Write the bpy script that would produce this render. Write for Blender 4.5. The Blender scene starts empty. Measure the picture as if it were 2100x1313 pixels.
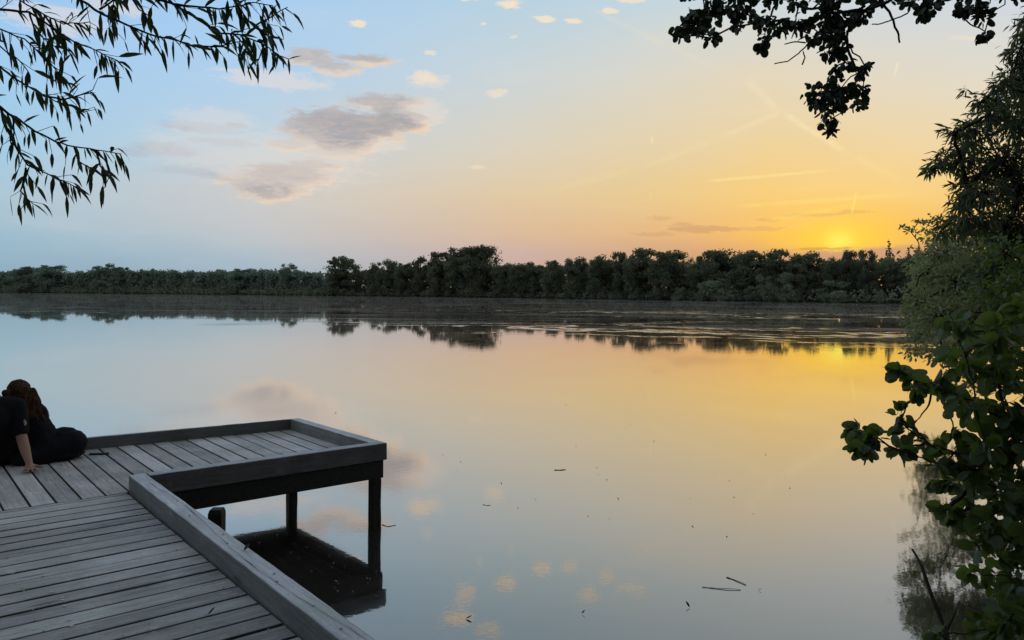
import bpy, bmesh, math, random
from mathutils import Vector, Matrix, noise as mnoise
C = bpy.context.scene.collection
SC = bpy.context.scene
rnd = random.Random(7)
R = math.radians

# ------------------------------------------------------------------ camera
F, CX, CY = 1520.0, 1050.0, 600.0          # focal length and principal point of the photograph (2100 x 1313)
PIT, ROLL, EYE = -0.0013, 0.0065, 2.28
cp, sp = math.cos(PIT), math.sin(PIT)
FWD = Vector((0, cp, -sp)); _r = Vector((1, 0, 0)); _u = Vector((0, sp, cp))
RGT = _r*math.cos(ROLL) + _u*math.sin(ROLL)
UPV = -_r*math.sin(ROLL) + _u*math.cos(ROLL)
EYEP = Vector((0, 0, EYE))
cam = bpy.data.cameras.new("camera"); camo = bpy.data.objects.new("camera", cam); C.objects.link(camo)
m = Matrix((RGT, UPV, -FWD)).transposed().to_4x4(); m.translation = EYEP
camo.matrix_world = m
cam.sensor_width = 36.0; cam.lens = 36.0*F/2100; cam.shift_y = -(656.5-CY)/2100
cam.clip_start = 0.05; cam.clip_end = 20000
SC.camera = camo

def ray(px, py):
    return FWD + RGT*((px-CX)/F) - UPV*((py-CY)/F)
def at(px, py, z):                 # the point of height z seen at a pixel
    d = ray(px, py); return EYEP + d*((z-EYE)/d.z)
def dep(px, py, y):                # the point at distance y seen at a pixel
    d = ray(px, py); return EYEP + d*(y/d.y)
def azel(px, py):
    d = ray(px, py).normalized()
    return math.degrees(math.atan2(d.x, d.y)), math.degrees(math.asin(d.z))

# ------------------------------------------------------------------ object helpers
def tag(o, label=None, cat=None, group=None, kind=None):
    if label: o['label'] = label
    if cat: o['category'] = cat
    if group: o['group'] = group
    if kind: o['kind'] = kind
    return o
def empty(name, loc, label=None, cat=None, group=None):
    o = bpy.data.objects.new(name, None); C.objects.link(o); o.location = loc
    o.empty_display_size = .2
    return tag(o, label, cat, group)

class Geo:
    def __init__(s): s.v = []; s.f = []; s.smooth = False
    def quad(s, a, b, c, d):
        n = len(s.v); s.v += [a, b, c, d]; s.f.append((n, n+1, n+2, n+3))
    def prism(s, poly, z0, z1):    # a vertical prism over a convex polygon of (x, y)
        n = len(poly); k = len(s.v)
        s.v += [(p[0], p[1], z0) for p in poly] + [(p[0], p[1], z1) for p in poly]
        s.f.append(tuple(k+i for i in range(n))[::-1]); s.f.append(tuple(k+n+i for i in range(n)))
        for i in range(n):
            j = (i+1) % n; s.f.append((k+i, k+j, k+n+j, k+n+i))
    def tube(s, pts, r0, r1, n=6, cap=True):
        pts = [Vector(p) for p in pts]; k0 = len(s.v); L = len(pts)
        for i, p in enumerate(pts):
            d = (pts[min(i+1, L-1)] - pts[max(i-1, 0)]).normalized()
            a = d.cross(Vector((.31, .22, .92)))
            if a.length < 1e-3: a = d.cross(Vector((1, 0, 0)))
            a.normalize(); b = d.cross(a)
            r = r0 + (r1-r0)*i/max(1, L-1)
            for j in range(n):
                t = 2*math.pi*j/n; s.v.append(tuple(p + a*(r*math.cos(t)) + b*(r*math.sin(t))))
        for i in range(L-1):
            for j in range(n):
                a = k0+i*n+j; b = k0+i*n+(j+1) % n
                s.f.append((a, b, b+n, a+n))
        if cap:
            s.f.append(tuple(k0+j for j in range(n))[::-1]); s.f.append(tuple(k0+(L-1)*n+j for j in range(n)))
    def leaf(s, base, d, nrm, ln, w, prof, droop=.25, fold=.25):
        d = d.normalized(); side = d.cross(nrm)
        if side.length < 1e-3: side = d.cross(Vector((.3, .9, .1)))
        side.normalize(); nn = side.cross(d)
        k = len(s.v); p = Vector(base); cd = d.copy(); pt = 0
        for (t, ww) in prof:
            p = p + cd*(ln*(t-pt)); pt = t
            cd = (cd + Vector((0, 0, -1))*droop*.35).normalized()
            h = nn*(fold*ww*w)
            s.v += [tuple(p - side*(ww*w) + h), tuple(p), tuple(p + side*(ww*w) + h)]
        for i in range(len(prof)-1):
            a = k+3*i
            s.f.append((a, a+1, a+4, a+3)); s.f.append((a+1, a+2, a+5, a+4))
    def build(s, name, mat, parent=None, smooth=False, bevel=0):
        me = bpy.data.meshes.new(name); me.from_pydata([tuple(v) for v in s.v], [], s.f)
        me.update()
        if smooth: me.polygons.foreach_set('use_smooth', [True]*len(me.polygons))
        o = bpy.data.objects.new(name, me); C.objects.link(o)
        if mat: me.materials.append(mat)
        if bevel:
            b = o.modifiers.new('bevel', 'BEVEL'); b.width = bevel; b.segments = 2; b.limit_method = 'ANGLE'
        if parent:
            o.parent = parent
            if parent.type == 'EMPTY': o.matrix_parent_inverse = Matrix.Translation(-parent.location)
        return o

WILLOW = [(0, .06), (.12, .55), (.35, 1), (.65, .75), (.88, .3), (1, .02)]
ALDER = [(0, .06), (.08, .5), (.28, .95), (.55, 1.0), (.8, .8), (.95, .45), (1, .25)]
OVAL = [(0, .06), (.2, .75), (.5, 1), (.8, .6), (1, .03)]

def rv(s=1.0):
    while True:
        v = Vector((rnd.uniform(-1, 1), rnd.uniform(-1, 1), rnd.uniform(-1, 1)))
        if 0.05 < v.length < 1: return v*s

# ------------------------------------------------------------------ node helpers
class NB:
    def __init__(s, tree):
        s.t = tree; s.t.nodes.clear()
    def n(s, typ, **kw):
        x = s.t.nodes.new(typ)
        for k, v in kw.items(): setattr(x, k, v)
        return x
    def put(s, sock, v):
        if hasattr(v, 'links') or isinstance(v, bpy.types.NodeSocket): s.t.links.new(v, sock)
        elif v is not None: sock.default_value = v
    def m(s, op, a, b=None, c=None, clamp=False):
        x = s.n('ShaderNodeMath', operation=op); x.use_clamp = clamp
        s.put(x.inputs[0], a); s.put(x.inputs[1], b)
        if c is not None: s.put(x.inputs[2], c)
        return x.outputs[0]
    def vm(s, op, a, b=None, scale=None):
        x = s.n('ShaderNodeVectorMath', operation=op)
        s.put(x.inputs[0], a)
        if b is not None: s.put(x.inputs[1], b)
        if scale is not None: s.put(x.inputs['Scale'], scale)
        return x.outputs['Value'] if op in ('LENGTH', 'DOT_PRODUCT', 'DISTANCE') else x.outputs['Vector']
    def xyz(s, v):
        x = s.n('ShaderNodeSeparateXYZ'); s.put(x.inputs[0], v); return x.outputs
    def comb(s, a, b, c=0.0):
        x = s.n('ShaderNodeCombineXYZ'); s.put(x.inputs[0], a); s.put(x.inputs[1], b); s.put(x.inputs[2], c); return x.outputs[0]
    def mr(s, v, a, b, c=0.0, d=1.0, smooth=False):
        x = s.n('ShaderNodeMapRange'); x.interpolation_type = 'SMOOTHSTEP' if smooth else 'LINEAR'
        s.put(x.inputs[0], v)
        for i, q in enumerate((a, b, c, d)): s.put(x.inputs[1+i], q)
        return x.outputs[0]
    def ramp(s, v, stops, interp='LINEAR'):
        x = s.n('ShaderNodeValToRGB'); x.color_ramp.interpolation = interp
        e = x.color_ramp.elements
        while len(e) > 1: e.remove(e[-1])
        for i, (p, c) in enumerate(stops):
            q = e[0] if i == 0 else e.new(p)
            q.position = p; q.color = (*c[:3], 1) if len(c) < 4 else c
        s.put(x.inputs[0], v); return x.outputs[0]
    def mix(s, f, a, b, typ='RGBA', blend='MIX'):
        x = s.n('ShaderNodeMix'); x.data_type = typ
        if typ == 'RGBA':
            x.blend_type = blend
            s.put(x.inputs[0], f); s.put(x.inputs[6], a); s.put(x.inputs[7], b); return x.outputs[2]
        s.put(x.inputs[0], f); s.put(x.inputs[2], a); s.put(x.inputs[3], b); return x.outputs[0]
    def noise(s, v, scale, detail=4, rough=.55, dist=0.0, out=0):
        x = s.n('ShaderNodeTexNoise'); s.put(x.inputs['Vector'], v)
        x.inputs['Scale'].default_value = scale; x.inputs['Detail'].default_value = detail
        x.inputs['Roughness'].default_value = rough; x.inputs['Distortion'].default_value = dist
        return x.outputs[out]
    def mapv(s, v, scale=(1, 1, 1), rot=(0, 0, 0), loc=(0, 0, 0), typ='POINT'):
        x = s.n('ShaderNodeMapping', vector_type=typ); s.put(x.inputs[0], v)
        x.inputs['Location'].default_value = loc; x.inputs['Rotation'].default_value = rot; x.inputs['Scale'].default_value = scale
        return x.outputs[0]

def lin(r, g, b):
    f = lambda c: (c/255/12.92) if c/255 <= .04045 else ((c/255+.055)/1.055)**2.4
    return (f(r), f(g), f(b))
def l4(*c): return (*lin(*c), 1.0)

# ------------------------------------------------------------------ the sky
SUN_AZ, SUN_EL = azel(1722, 499)
SUN_DIR = Vector((math.sin(R(SUN_AZ))*math.cos(R(SUN_EL)), math.cos(R(SUN_AZ))*math.cos(R(SUN_EL)), math.sin(R(SUN_EL))))
def make_world():
    w = bpy.data.worlds.new("World"); SC.world = w; w.use_nodes = True
    b = NB(w.node_tree)
    D = b.vm('NORMALIZE', b.n('ShaderNodeTexCoord').outputs['Generated'])
    x, y, z = b.xyz(D)
    az = b.m('MULTIPLY', b.m('ARCTAN2', x, y), 57.29578)
    el = b.m('MULTIPLY', b.m('ARCSINE', z), 57.29578)
    P = b.comb(az, el)
    # slow wobble so that the bands are never ruler straight
    wob = b.m('SUBTRACT', b.noise(b.mapv(P, (.05, .16, 1)), 1.0, 4, .6), .5)
    elw = b.m('ADD', el, b.m('MULTIPLY', wob, 2.6))
    E = b.m('DIVIDE', b.m('MAXIMUM', elw, 0.0), 90.0)
    ys = (0, 150, 300, 400, 480, 525, 560)
    cols = {0: [(160,203,243),(163,206,241),(166,206,231),(177,201,215),(158,190,208),(150,181,199),(144,174,193)],
            525: [(168,208,244),(179,211,238),(197,213,222),(208,206,204),(194,199,203),(172,190,202),(160,182,197)],
            1050: [(186,212,228),(204,215,219),(221,211,192),(227,203,166),(219,187,158),(205,178,168),(196,174,162)],
            1310: [(196,215,225),(218,216,205),(228,211,176),(232,202,146),(226,184,136),(205,165,136),(196,160,136)],
            1575: [(204,217,224),(228,216,190),(237,210,157),(244,204,124),(242,183,101),(210,158,110),(196,152,112)],
            2100: [(208,217,226),(226,220,204),(239,214,167),(243,206,130),(236,182,100),(200,160,112),(180,145,112)]}
    highs = {0: [(28,(150,188,228)),(45,(146,165,188)),(90,(128,142,162))],
             525: [(28,(156,192,230)),(45,(148,166,188)),(90,(128,142,162))],
             1050: [(28,(172,202,230)),(45,(150,168,188)),(90,(128,142,162))],
             1310: [(28,(178,206,231)),(45,(150,168,188)),(90,(128,142,162))],
             1575: [(28,(188,211,232)),(45,(150,168,188)),(90,(128,142,162))],
             2100: [(28,(190,210,232)),(45,(150,168,188)),(90,(128,142,162))]}
    out = []
    for X in cols:
        st = [(azel(X, yy)[1]/90, lin(*c)) for yy, c in zip(ys, cols[X])] + [(e/90, lin(*c)) for e, c in highs[X]]
        st.sort(); out.append((azel(X, 450)[0], b.ramp(E, st)))
    back = b.ramp(E, [(0, lin(150,154,160)), (.1, lin(168,172,178)), (.3, lin(158,166,178)), (1, lin(128,142,162))])
    col = out[0][1]
    for (a0, _), (a1, c1) in zip(out, out[1:]):
        col = b.mix(b.mr(az, a0, a1, smooth=False), col, c1)
    absaz = b.m('ABSOLUTE', az)
    col = b.mix(b.mr(absaz, 38, 110, smooth=True), col, back)
    # glow round the veiled sun
    ang = b.m('MULTIPLY', b.m('ARCCOSINE', b.m('MINIMUM', b.vm('DOT_PRODUCT', D, tuple(SUN_DIR)), .999999)), 57.29578)
    ds = b.vm('SUBTRACT', P, (SUN_AZ, SUN_EL, 0))
    wide = b.vm('LENGTH', b.vm('MULTIPLY', ds, (.55, 1.0, 0)))
    g2 = b.m('POWER', 2.71828, b.m('MULTIPLY', b.m('POWER', b.m('DIVIDE', wide, 2.5), 2.0), -1.0))
    above = b.mr(el, SUN_EL-1.0, SUN_EL+.1, smooth=True)
    col = b.mix(b.m('MULTIPLY', b.m('MULTIPLY', g2, .92), above), col, l4(255, 209, 56))
    g1 = b.m('POWER', 2.71828, b.m('MULTIPLY', b.m('POWER', b.m('DIVIDE', ang, .95), 2.0), -1.0))
    col = b.mix(b.m('MULTIPLY', b.m('MULTIPLY', g1, .9), above), col, (1.0, .86, .13, 1))
    # faint streaky cirrus
    cir = b.noise(b.mapv(P, (.07, .42, 1), rot=(0, 0, R(4))), 1.0, 6, .62, .4)
    side = b.mr(az, -14, 16)
    col = b.mix(b.m('MULTIPLY', b.mr(cir, .5, .78, smooth=True), b.m('MULTIPLY', b.mr(el, 0, 5), .16)), col, b.mix(side, l4(228, 222, 222), l4(255, 224, 176)))

    wn = b.n('ShaderNodeTexNoise'); b.put(wn.inputs['Vector'], b.mapv(P, (.55, 1.15, 1))); wn.inputs['Scale'].default_value = 1.0
    wn.inputs['Detail'].default_value = 6; wn.inputs['Roughness'].default_value = .62
    warp = b.vm('MULTIPLY', b.vm('SUBTRACT', wn.outputs['Color'], (.5, .5, .5)), (1.9, .75, 0))
    fine = b.noise(b.mapv(P, (.75, 2.6, 1), rot=(0, 0, R(-8))), 1.0, 7, .66, .3)
    fneg = b.m('MULTIPLY', b.m('SUBTRACT', fine, .5), 1.35)
    def field(Pv, ells):
        acc = None
        Q = b.vm('ADD', Pv, warp)
        for (px, py, rx, ry, rot, op) in ells:
            if ells is big or ells is faint: rx, ry = rx*1.36, ry*1.33
            a0, e0 = azel(px, py); k = abs(azel(px+10, py)[0]-a0)/10; k2 = abs(azel(px, py+10)[1]-e0)/10
            ux, uy = 1/(rx*k), 1/(ry*k2); ma = b.n('ShaderNodeVectorMath', operation='MULTIPLY_ADD')
            b.put(ma.inputs[0], Q); ma.inputs[1].default_value = (ux, uy, 0); ma.inputs[2].default_value = (-a0*ux, -e0*uy, 0)
            d = b.m('SUBTRACT', 1.0, b.vm('LENGTH', ma.outputs[0]))
            d = b.m('ADD', d, fneg)
            d = b.mr(d, .06, .52, 0.0, op, smooth=True)
            acc = d if acc is None else b.m('MAXIMUM', acc, d)
        return acc
    big = [(790,212,80,20,-3,.8),(825,246,62,22,-4,.95),(700,255,105,34,8,.9),(745,262,100,30,4,.95),(710,292,80,26,14,.95),(640,290,60,18,6,.6),
           (590,362,100,26,6,.85),(560,392,70,22,8,.85),(650,343,62,13,6,.7),(640,268,62,26,0,.8),(600,300,50,14,0,.6),(690,320,60,9,0,.5),(500,372,60,14,0,.6),(850,262,30,14,0,.9),(560,405,40,14,0,.7),
           (640,120,52,20,-12,.75),(750,124,66,14,-5,.8),(690,140,52,15,-22,.7)]
    faint = [(335,306,68,15,4,.5),(270,312,50,8,0,.4),(405,262,80,10,5,.35),(480,258,26,6,0,.5),(450,290,70,9,3,.35),(385,352,70,9,2,.3),(425,360,26,7,0,.45),(370,262,40,5,0,.5)]
    off = (.42, -.30, 0)
    dens = field(P, big)
    dsh = field(b.vm('ADD', P, off), big)
    lit = b.m('ADD', b.m('SUBTRACT', 1.0, dsh), b.m('MULTIPLY', b.m('SUBTRACT', fine, .5), 1.1), clamp=True)
    ccol = b.mix(lit, l4(172, 168, 172), l4(242, 214, 186))
    ccol = b.mix(b.m('MULTIPLY', b.mr(el, 17, 13), .0), ccol, l4(240, 230, 225))
    col = b.mix(dens, col, ccol)
    col = b.mix(field(P, faint), col, l4(178, 182, 190))
    halo = [(560,165,150,26,0,.5),(880,165,50,20,0,.5),(870,230,70,36,0,.4),(780,300,60,20,0,.4),(440,250,110,40,0,.3),(590,330,230,80,0,.32),(420,300,160,60,0,.28),
            (110,40,150,40,0,.5),(230,8,90,28,0,.5)]
    col = b.mix(field(P, halo), col, l4(240, 225, 214))
    small = [(1048,11,34,14,0,.9),(1118,40,30,10,-3,.85),(1175,43,26,8,3,.8),(735,51,24,11,0,.85),(885,108,20,7,0,.6),(875,156,36,15,-8,.55),(858,164,24,12,0,.4),
             (1018,190,30,11,-5,.55),(1252,22,20,8,0,.75),(1300,-2,46,7,0,.7),(965,-4,22,8,0,.8),(990,50,9,4,0,.6),(1055,75,9,4,0,.55),
             (950,-64,46,17,0,.95),(1215,-14,30,12,0,.7),(955,-22,30,12,0,.6),(980,342,24,6,5,.4),(1010,-90,40,14,0,.6)]
    col = b.mix(field(P, small), col, l4(252, 230, 200))
    low = [(1450,470,120,8,3,.55),(1345,480,60,5,0,.35),(1400,462,40,6,0,.4),(1560,470,60,6,0,.3),(1355,448,30,5,0,.3),(1690,440,120,6,4,.3),(1580,452,40,5,0,.3)]
    col = b.mix(field(P, low), col, l4(196, 150, 110))
    bank = [(1800,528,260,24,2,.8),(1560,524,120,12,2,.45),(1960,520,200,30,0,.6)]
    col = b.mix(field(P, bank), col, l4(190, 148, 122))
    sunbar = [(1712,509,60,4,-3,.45),(1668,510,40,4,0,.4)]
    col = b.mix(field(P, sunbar), col, l4(176, 118, 50))
    # contrails
    trails = [((1190,5),(1530,165),9,.12),((1528,160),(1604,234),13,.26),((1600,228),(1745,318),9,.42),((1745,318),(1868,378),13,.18),((1610,226),(1470,285),9,.26),((1470,285),(1310,345),10,.14),
              ((1440,372),(1724,347),5,.55),((1832,162),(1843,124),3,.75),((1337,279),(1337,297),2.6,.75),((1757,392),(1746,440),4,.6),((1334,392),(1334,408),2.6,.3),
              ((1500,424),(1880,396),7,.3),((1300,345),(1120,395),12,.1),((1560,455),(1760,420),7,.25),((1940,76),(2060,82),6,.35)]
    acc = None
    tw = b.m('MULTIPLY', b.m('SUBTRACT', b.noise(P, 1.3, 5, .6), .5), .16)
    for (p0, p1, wd, op) in trails:
        a = azel(*p0); c = azel(*p1); ba = (c[0]-a[0], c[1]-a[1]); L2 = ba[0]**2+ba[1]**2
        pa = b.vm('SUBTRACT', P, (a[0], a[1], 0))
        h = b.m('DIVIDE', b.vm('DOT_PRODUCT', pa, (ba[0], ba[1], 0)), L2, clamp=True)
        d = b.vm('LENGTH', b.vm('SUBTRACT', pa, b.vm('SCALE', (ba[0], ba[1], 0), scale=h)))
        d = b.m('ADD', d, b.m('MULTIPLY', tw, min(1.0, wd/9)))
        s_ = wd*.037; op = min(1, op*1.25)
        t = b.mr(d, s_, 0.0, 0.0, op, smooth=True)
        t = b.m('MULTIPLY', t, b.m('MULTIPLY', b.mr(h, 0, .15), b.mr(h, 1, .75)))
        acc = t if acc is None else b.m('MAXIMUM', acc, t)
    acc = b.m('MULTIPLY', acc, b.mr(fine, .3, .62, .3, 1.0))
    col = b.mix(acc, col, b.mix(b.mr(el, 7, 13), l4(255, 232, 130), l4(252, 232, 196)))
    hsv = b.n('ShaderNodeHueSaturation'); hsv.inputs['Saturation'].default_value = 1.0; b.put(hsv.inputs['Color'], col)
    bg = b.n('ShaderNodeBackground'); b.put(bg.inputs[0], hsv.outputs[0]); bg.inputs[1].default_value = 0.97
    sky = b.n('ShaderNodeTexSky'); sky.sky_type = 'NISHITA'; sky.sun_disc = False
    sky.sun_elevation = R(SUN_EL); sky.sun_rotation = R(SUN_AZ); sky.dust_density = 2.0
    bg2 = b.n('ShaderNodeBackground'); b.put(bg2.inputs[0], sky.outputs[0]); bg2.inputs[1].default_value = 0.002
    add = b.n('ShaderNodeAddShader'); b.put(add.inputs[0], bg.outputs[0]); b.put(add.inputs[1], bg2.outputs[0])
    o = b.n('ShaderNodeOutputWorld'); b.put(o.inputs[0], add.outputs[0])
    w.cycles.sampling_method = 'NONE'
make_world()
sun = bpy.data.lights.new("sun", 'SUN'); suno = bpy.data.objects.new("sun", sun); C.objects.link(suno)
sun.energy = 0.05; sun.angle = R(.53); sun.color = (1.0, .58, .2)
LAMP = Vector((SUN_DIR.x, SUN_DIR.y, SUN_DIR.z-.02)).normalized()      # the sun stands in the haze just over the tree tops
suno.rotation_euler = (-LAMP).to_track_quat('-Z', 'Y').to_euler(); suno.location = SUN_DIR*50

# ------------------------------------------------------------------ materials
def mat(name):
    mm = bpy.data.materials.new(name); mm.use_nodes = True
    b = NB(mm.node_tree); o = b.n('ShaderNodeOutputMaterial'); return mm, b, o
def principled(b, o, color, rough=.8, spec=.3, normal=None):
    p = b.n('ShaderNodeBsdfPrincipled'); b.put(p.inputs['Base Color'], color); b.put(p.inputs['Roughness'], rough)
    p.inputs['Specular IOR Level'].default_value = spec
    if normal is not None: b.put(p.inputs['Normal'], normal)
    b.put(o.inputs[0], p.outputs[0]); return p
def bump(b, h, strength=.3, dist=.01):
    x = b.n('ShaderNodeBump'); b.put(x.inputs['Height'], h); x.inputs['Strength'].default_value = strength; x.inputs['Distance'].default_value = dist
    return x.outputs[0]
def plain(name, c, rough=.8, spec=.3, var=.25, scale=20):
    mm, b, o = mat(name)
    g = b.n('ShaderNodeNewGeometry')
    n = b.noise(g.outputs['Position'], scale, 5, .6)
    col = b.mix(b.mr(n, .3, .7), tuple(k*(1-var) for k in c)+(1,), tuple(min(1, k*(1+var)) for k in c)+(1,))
    principled(b, o, col, rough, spec, bump(b, n, .2, .004)); return mm

def wood(name, ang, c0, c1, side=.8):
    """weathered timber; ang = direction of the grain in the ground plane"""
    mm, b, o = mat(name)
    g = b.n('ShaderNodeNewGeometry'); P = g.outputs['Position']
    rpi = g.outputs['Random Per Island']
    Q = b.mapv(b.vm('ADD', P, b.comb(b.m('MULTIPLY', rpi, 7.0), b.m('MULTIPLY', rpi, 3.0), 0.0)), (1, 1, 1), (0, 0, -ang))
    gr = b.noise(b.mapv(Q, (2.2, 46, 30)), 1.0, 6, .65, .6)
    fine = b.noise(b.mapv(Q, (9, 170, 120)), 1.0, 3, .6)
    blot = b.noise(P, 2.6, 5, .6)
    speck = b.noise(P, 55, 3, .7)
    t = b.m('ADD', b.m('MULTIPLY', gr, .55), b.m('ADD', b.m('MULTIPLY', fine, .25), b.m('MULTIPLY', blot, .35)))
    t = b.m('ADD', t, b.m('MULTIPLY', b.m('SUBTRACT', rpi, .5), .22))
    col = b.mix(b.mr(t, .40, .74), (*c0, 1), (*c1, 1))
    knot = b.n('ShaderNodeTexVoronoi'); b.put(knot.inputs['Vector'], b.mapv(Q, (1.3, 6.5, 6.5))); knot.inputs['Scale'].default_value = 1.0
    col = b.mix(b.m('MULTIPLY', b.mr(knot.outputs['Distance'], .13, .05, smooth=True), .65), col, (c0[0]*.4, c0[1]*.36, c0[2]*.32, 1))
    col = b.mix(b.m('MULTIPLY', b.mr(speck, .60, .70), .6), col, (*[k*.35 for k in c0], 1))
    col = b.mix(b.m('MULTIPLY', b.mr(b.noise(P, 1.1, 4, .55), .50, .66), .5), col, (c0[0]*.95, c0[1]*1.12, c0[2]*.8, 1))
    col = b.mix(b.m('MULTIPLY', b.mr(b.noise(P, 7.0, 5, .7), .60, .72), .55), col, (min(1, c1[0]*1.12), min(1, c1[1]*1.12), min(1, c1[2]*1.1), 1))
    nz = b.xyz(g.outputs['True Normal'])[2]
    col = b.mix(b.mr(nz, .2, .75), b.mix(1.0, col, (side, side*1.02, side*.98, 1), blend='MULTIPLY'), col)  # side and underside faces darkened in the colour, for shade as well as stain
    h = b.m('ADD', b.m('MULTIPLY', gr, .8), b.m('MULTIPLY', fine, .5))
    principled(b, o, col, b.mr(gr, .3, .7, .6, .85), .35, bump(b, h, .9, .008)); return mm

def foliage(name, dark, light, trans=.3, gloss=.06):
    mm, b, o = mat(name)
    g = b.n('ShaderNodeNewGeometry')
    isfar = 'far' in name
    n = b.noise(g.outputs['Position'], .09 if isfar else 3.0, 3, .6)
    t = b.m('ADD', b.m('MULTIPLY', g.outputs['Random Per Island'], .22 if isfar else .6), b.m('MULTIPLY', b.mr(n, .32, .68), .85 if isfar else .5))
    col = b.mix(b.mr(t, .1, 1.0), (*dark, 1), (*light, 1))
    d = b.n('ShaderNodeBsdfDiffuse'); b.put(d.inputs[0], col)
    tr = b.n('ShaderNodeBsdfTranslucent'); b.put(tr.inputs[0], b.mix(.6, col, (light[0]*1.3, light[1]*1.5, light[2]*.5, 1)))
    gl = b.n('ShaderNodeBsdfGlossy'); gl.inputs['Roughness'].default_value = .42; gl.inputs[0].default_value = (.8, .8, .8, 1)
    s1 = b.n('ShaderNodeMixShader'); s1.inputs[0].default_value = trans; b.put(s1.inputs[1], d.outputs[0]); b.put(s1.inputs[2], tr.outputs[0])
    s2 = b.n('ShaderNodeMixShader'); s2.inputs[0].default_value = gloss; b.put(s2.inputs[1], s1.outputs[0]); b.put(s2.inputs[2], gl.outputs[0])
    b.put(o.inputs[0], s2.outputs[0]); return mm

A_ANG = math.atan2(-.7627, .6468); B_ANG = math.atan2(.6225, .7826)
M = {}
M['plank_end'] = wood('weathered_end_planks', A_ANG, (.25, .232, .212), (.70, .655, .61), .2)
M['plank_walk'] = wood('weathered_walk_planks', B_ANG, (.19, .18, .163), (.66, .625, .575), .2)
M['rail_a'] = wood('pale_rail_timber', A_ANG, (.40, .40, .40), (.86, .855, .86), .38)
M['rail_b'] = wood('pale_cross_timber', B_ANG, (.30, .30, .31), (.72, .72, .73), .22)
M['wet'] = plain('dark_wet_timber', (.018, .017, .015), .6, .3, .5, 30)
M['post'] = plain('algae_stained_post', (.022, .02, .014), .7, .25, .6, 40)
M['steel'] = plain('dull_steel', (.30, .30, .30), .45, .5, .2, 60)
M['bark'] = plain('dark_bark', (.035, .028, .02), .9, .2, .5, 25)
M['deadwood'] = plain('grey_dead_wood', (.10, .085, .065), .9, .2, .5, 40)
M['far_bark'] = plain('far_dark_bark', (.03, .028, .024), .9, .1, .4, 2)
M['willow'] = foliage('willow_leaf', (.012, .02, .008), (.045, .065, .02), .3)
M['alder'] = foliage('alder_leaf', (.008, .014, .006), (.028, .045, .012), .25)
M['shrub'] = foliage('alder_shrub_leaf', (.035, .058, .016), (.145, .19, .05), .5, .05)
M['dwillow'] = foliage('dark_willow_leaf', (.026, .034, .017), (.12, .14, .06), .5)
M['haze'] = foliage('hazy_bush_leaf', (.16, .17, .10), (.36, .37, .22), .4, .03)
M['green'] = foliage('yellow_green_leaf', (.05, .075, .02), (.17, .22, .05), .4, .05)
M['far_dark'] = foliage('far_wood_dark', (.10, .108, .09), (.22, .23, .18), .45, .0)  # air haze put into the far leaf colours: raised, and bluish at left
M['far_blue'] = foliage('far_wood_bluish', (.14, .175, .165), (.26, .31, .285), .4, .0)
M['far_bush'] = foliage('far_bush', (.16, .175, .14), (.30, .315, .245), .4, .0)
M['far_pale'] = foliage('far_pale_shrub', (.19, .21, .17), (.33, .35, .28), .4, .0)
M['skin'] = plain('skin', (.34, .19, .13), .55, .35, .08, 60)
M['cloth'] = plain('black_cloth', (.012, .012, .013), .9, .15, .2, 90)
M['hair'] = None
M['logo'] = plain('pale_print', (.42, .34, .33), .8, .2, .1, 50)
M['debris'] = plain('floating_debris', (.06, .05, .035), .8, .3, .4, 80)
M['fleck'] = plain('leaf_fleck', (.13, .115, .085), .8, .2, .4, 80)
M['petal'] = plain('dull_petal', (.26, .25, .21), .8, .2, .4, 80)
M['pale'] = plain('pale_debris', (.62, .60, .55), .7, .3, .3, 80)
M['soil'] = plain('bank_soil', (.035, .032, .02), .95, .1, .5, 1.2)
def hair_mat():
    mm, b, o = mat('brown_hair')
    g = b.n('ShaderNodeNewGeometry')
    n = b.noise(b.mapv(g.outputs['Position'], (90, 90, 9)), 1.0, 4, .6)
    col = b.mix(b.mr(n, .35, .7), (.012, .007, .005, 1), (.12, .062, .027, 1))
    principled(b, o, col, .8, .12, bump(b, n, .8, .012)); return mm
M['hair'] = hair_mat()

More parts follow.
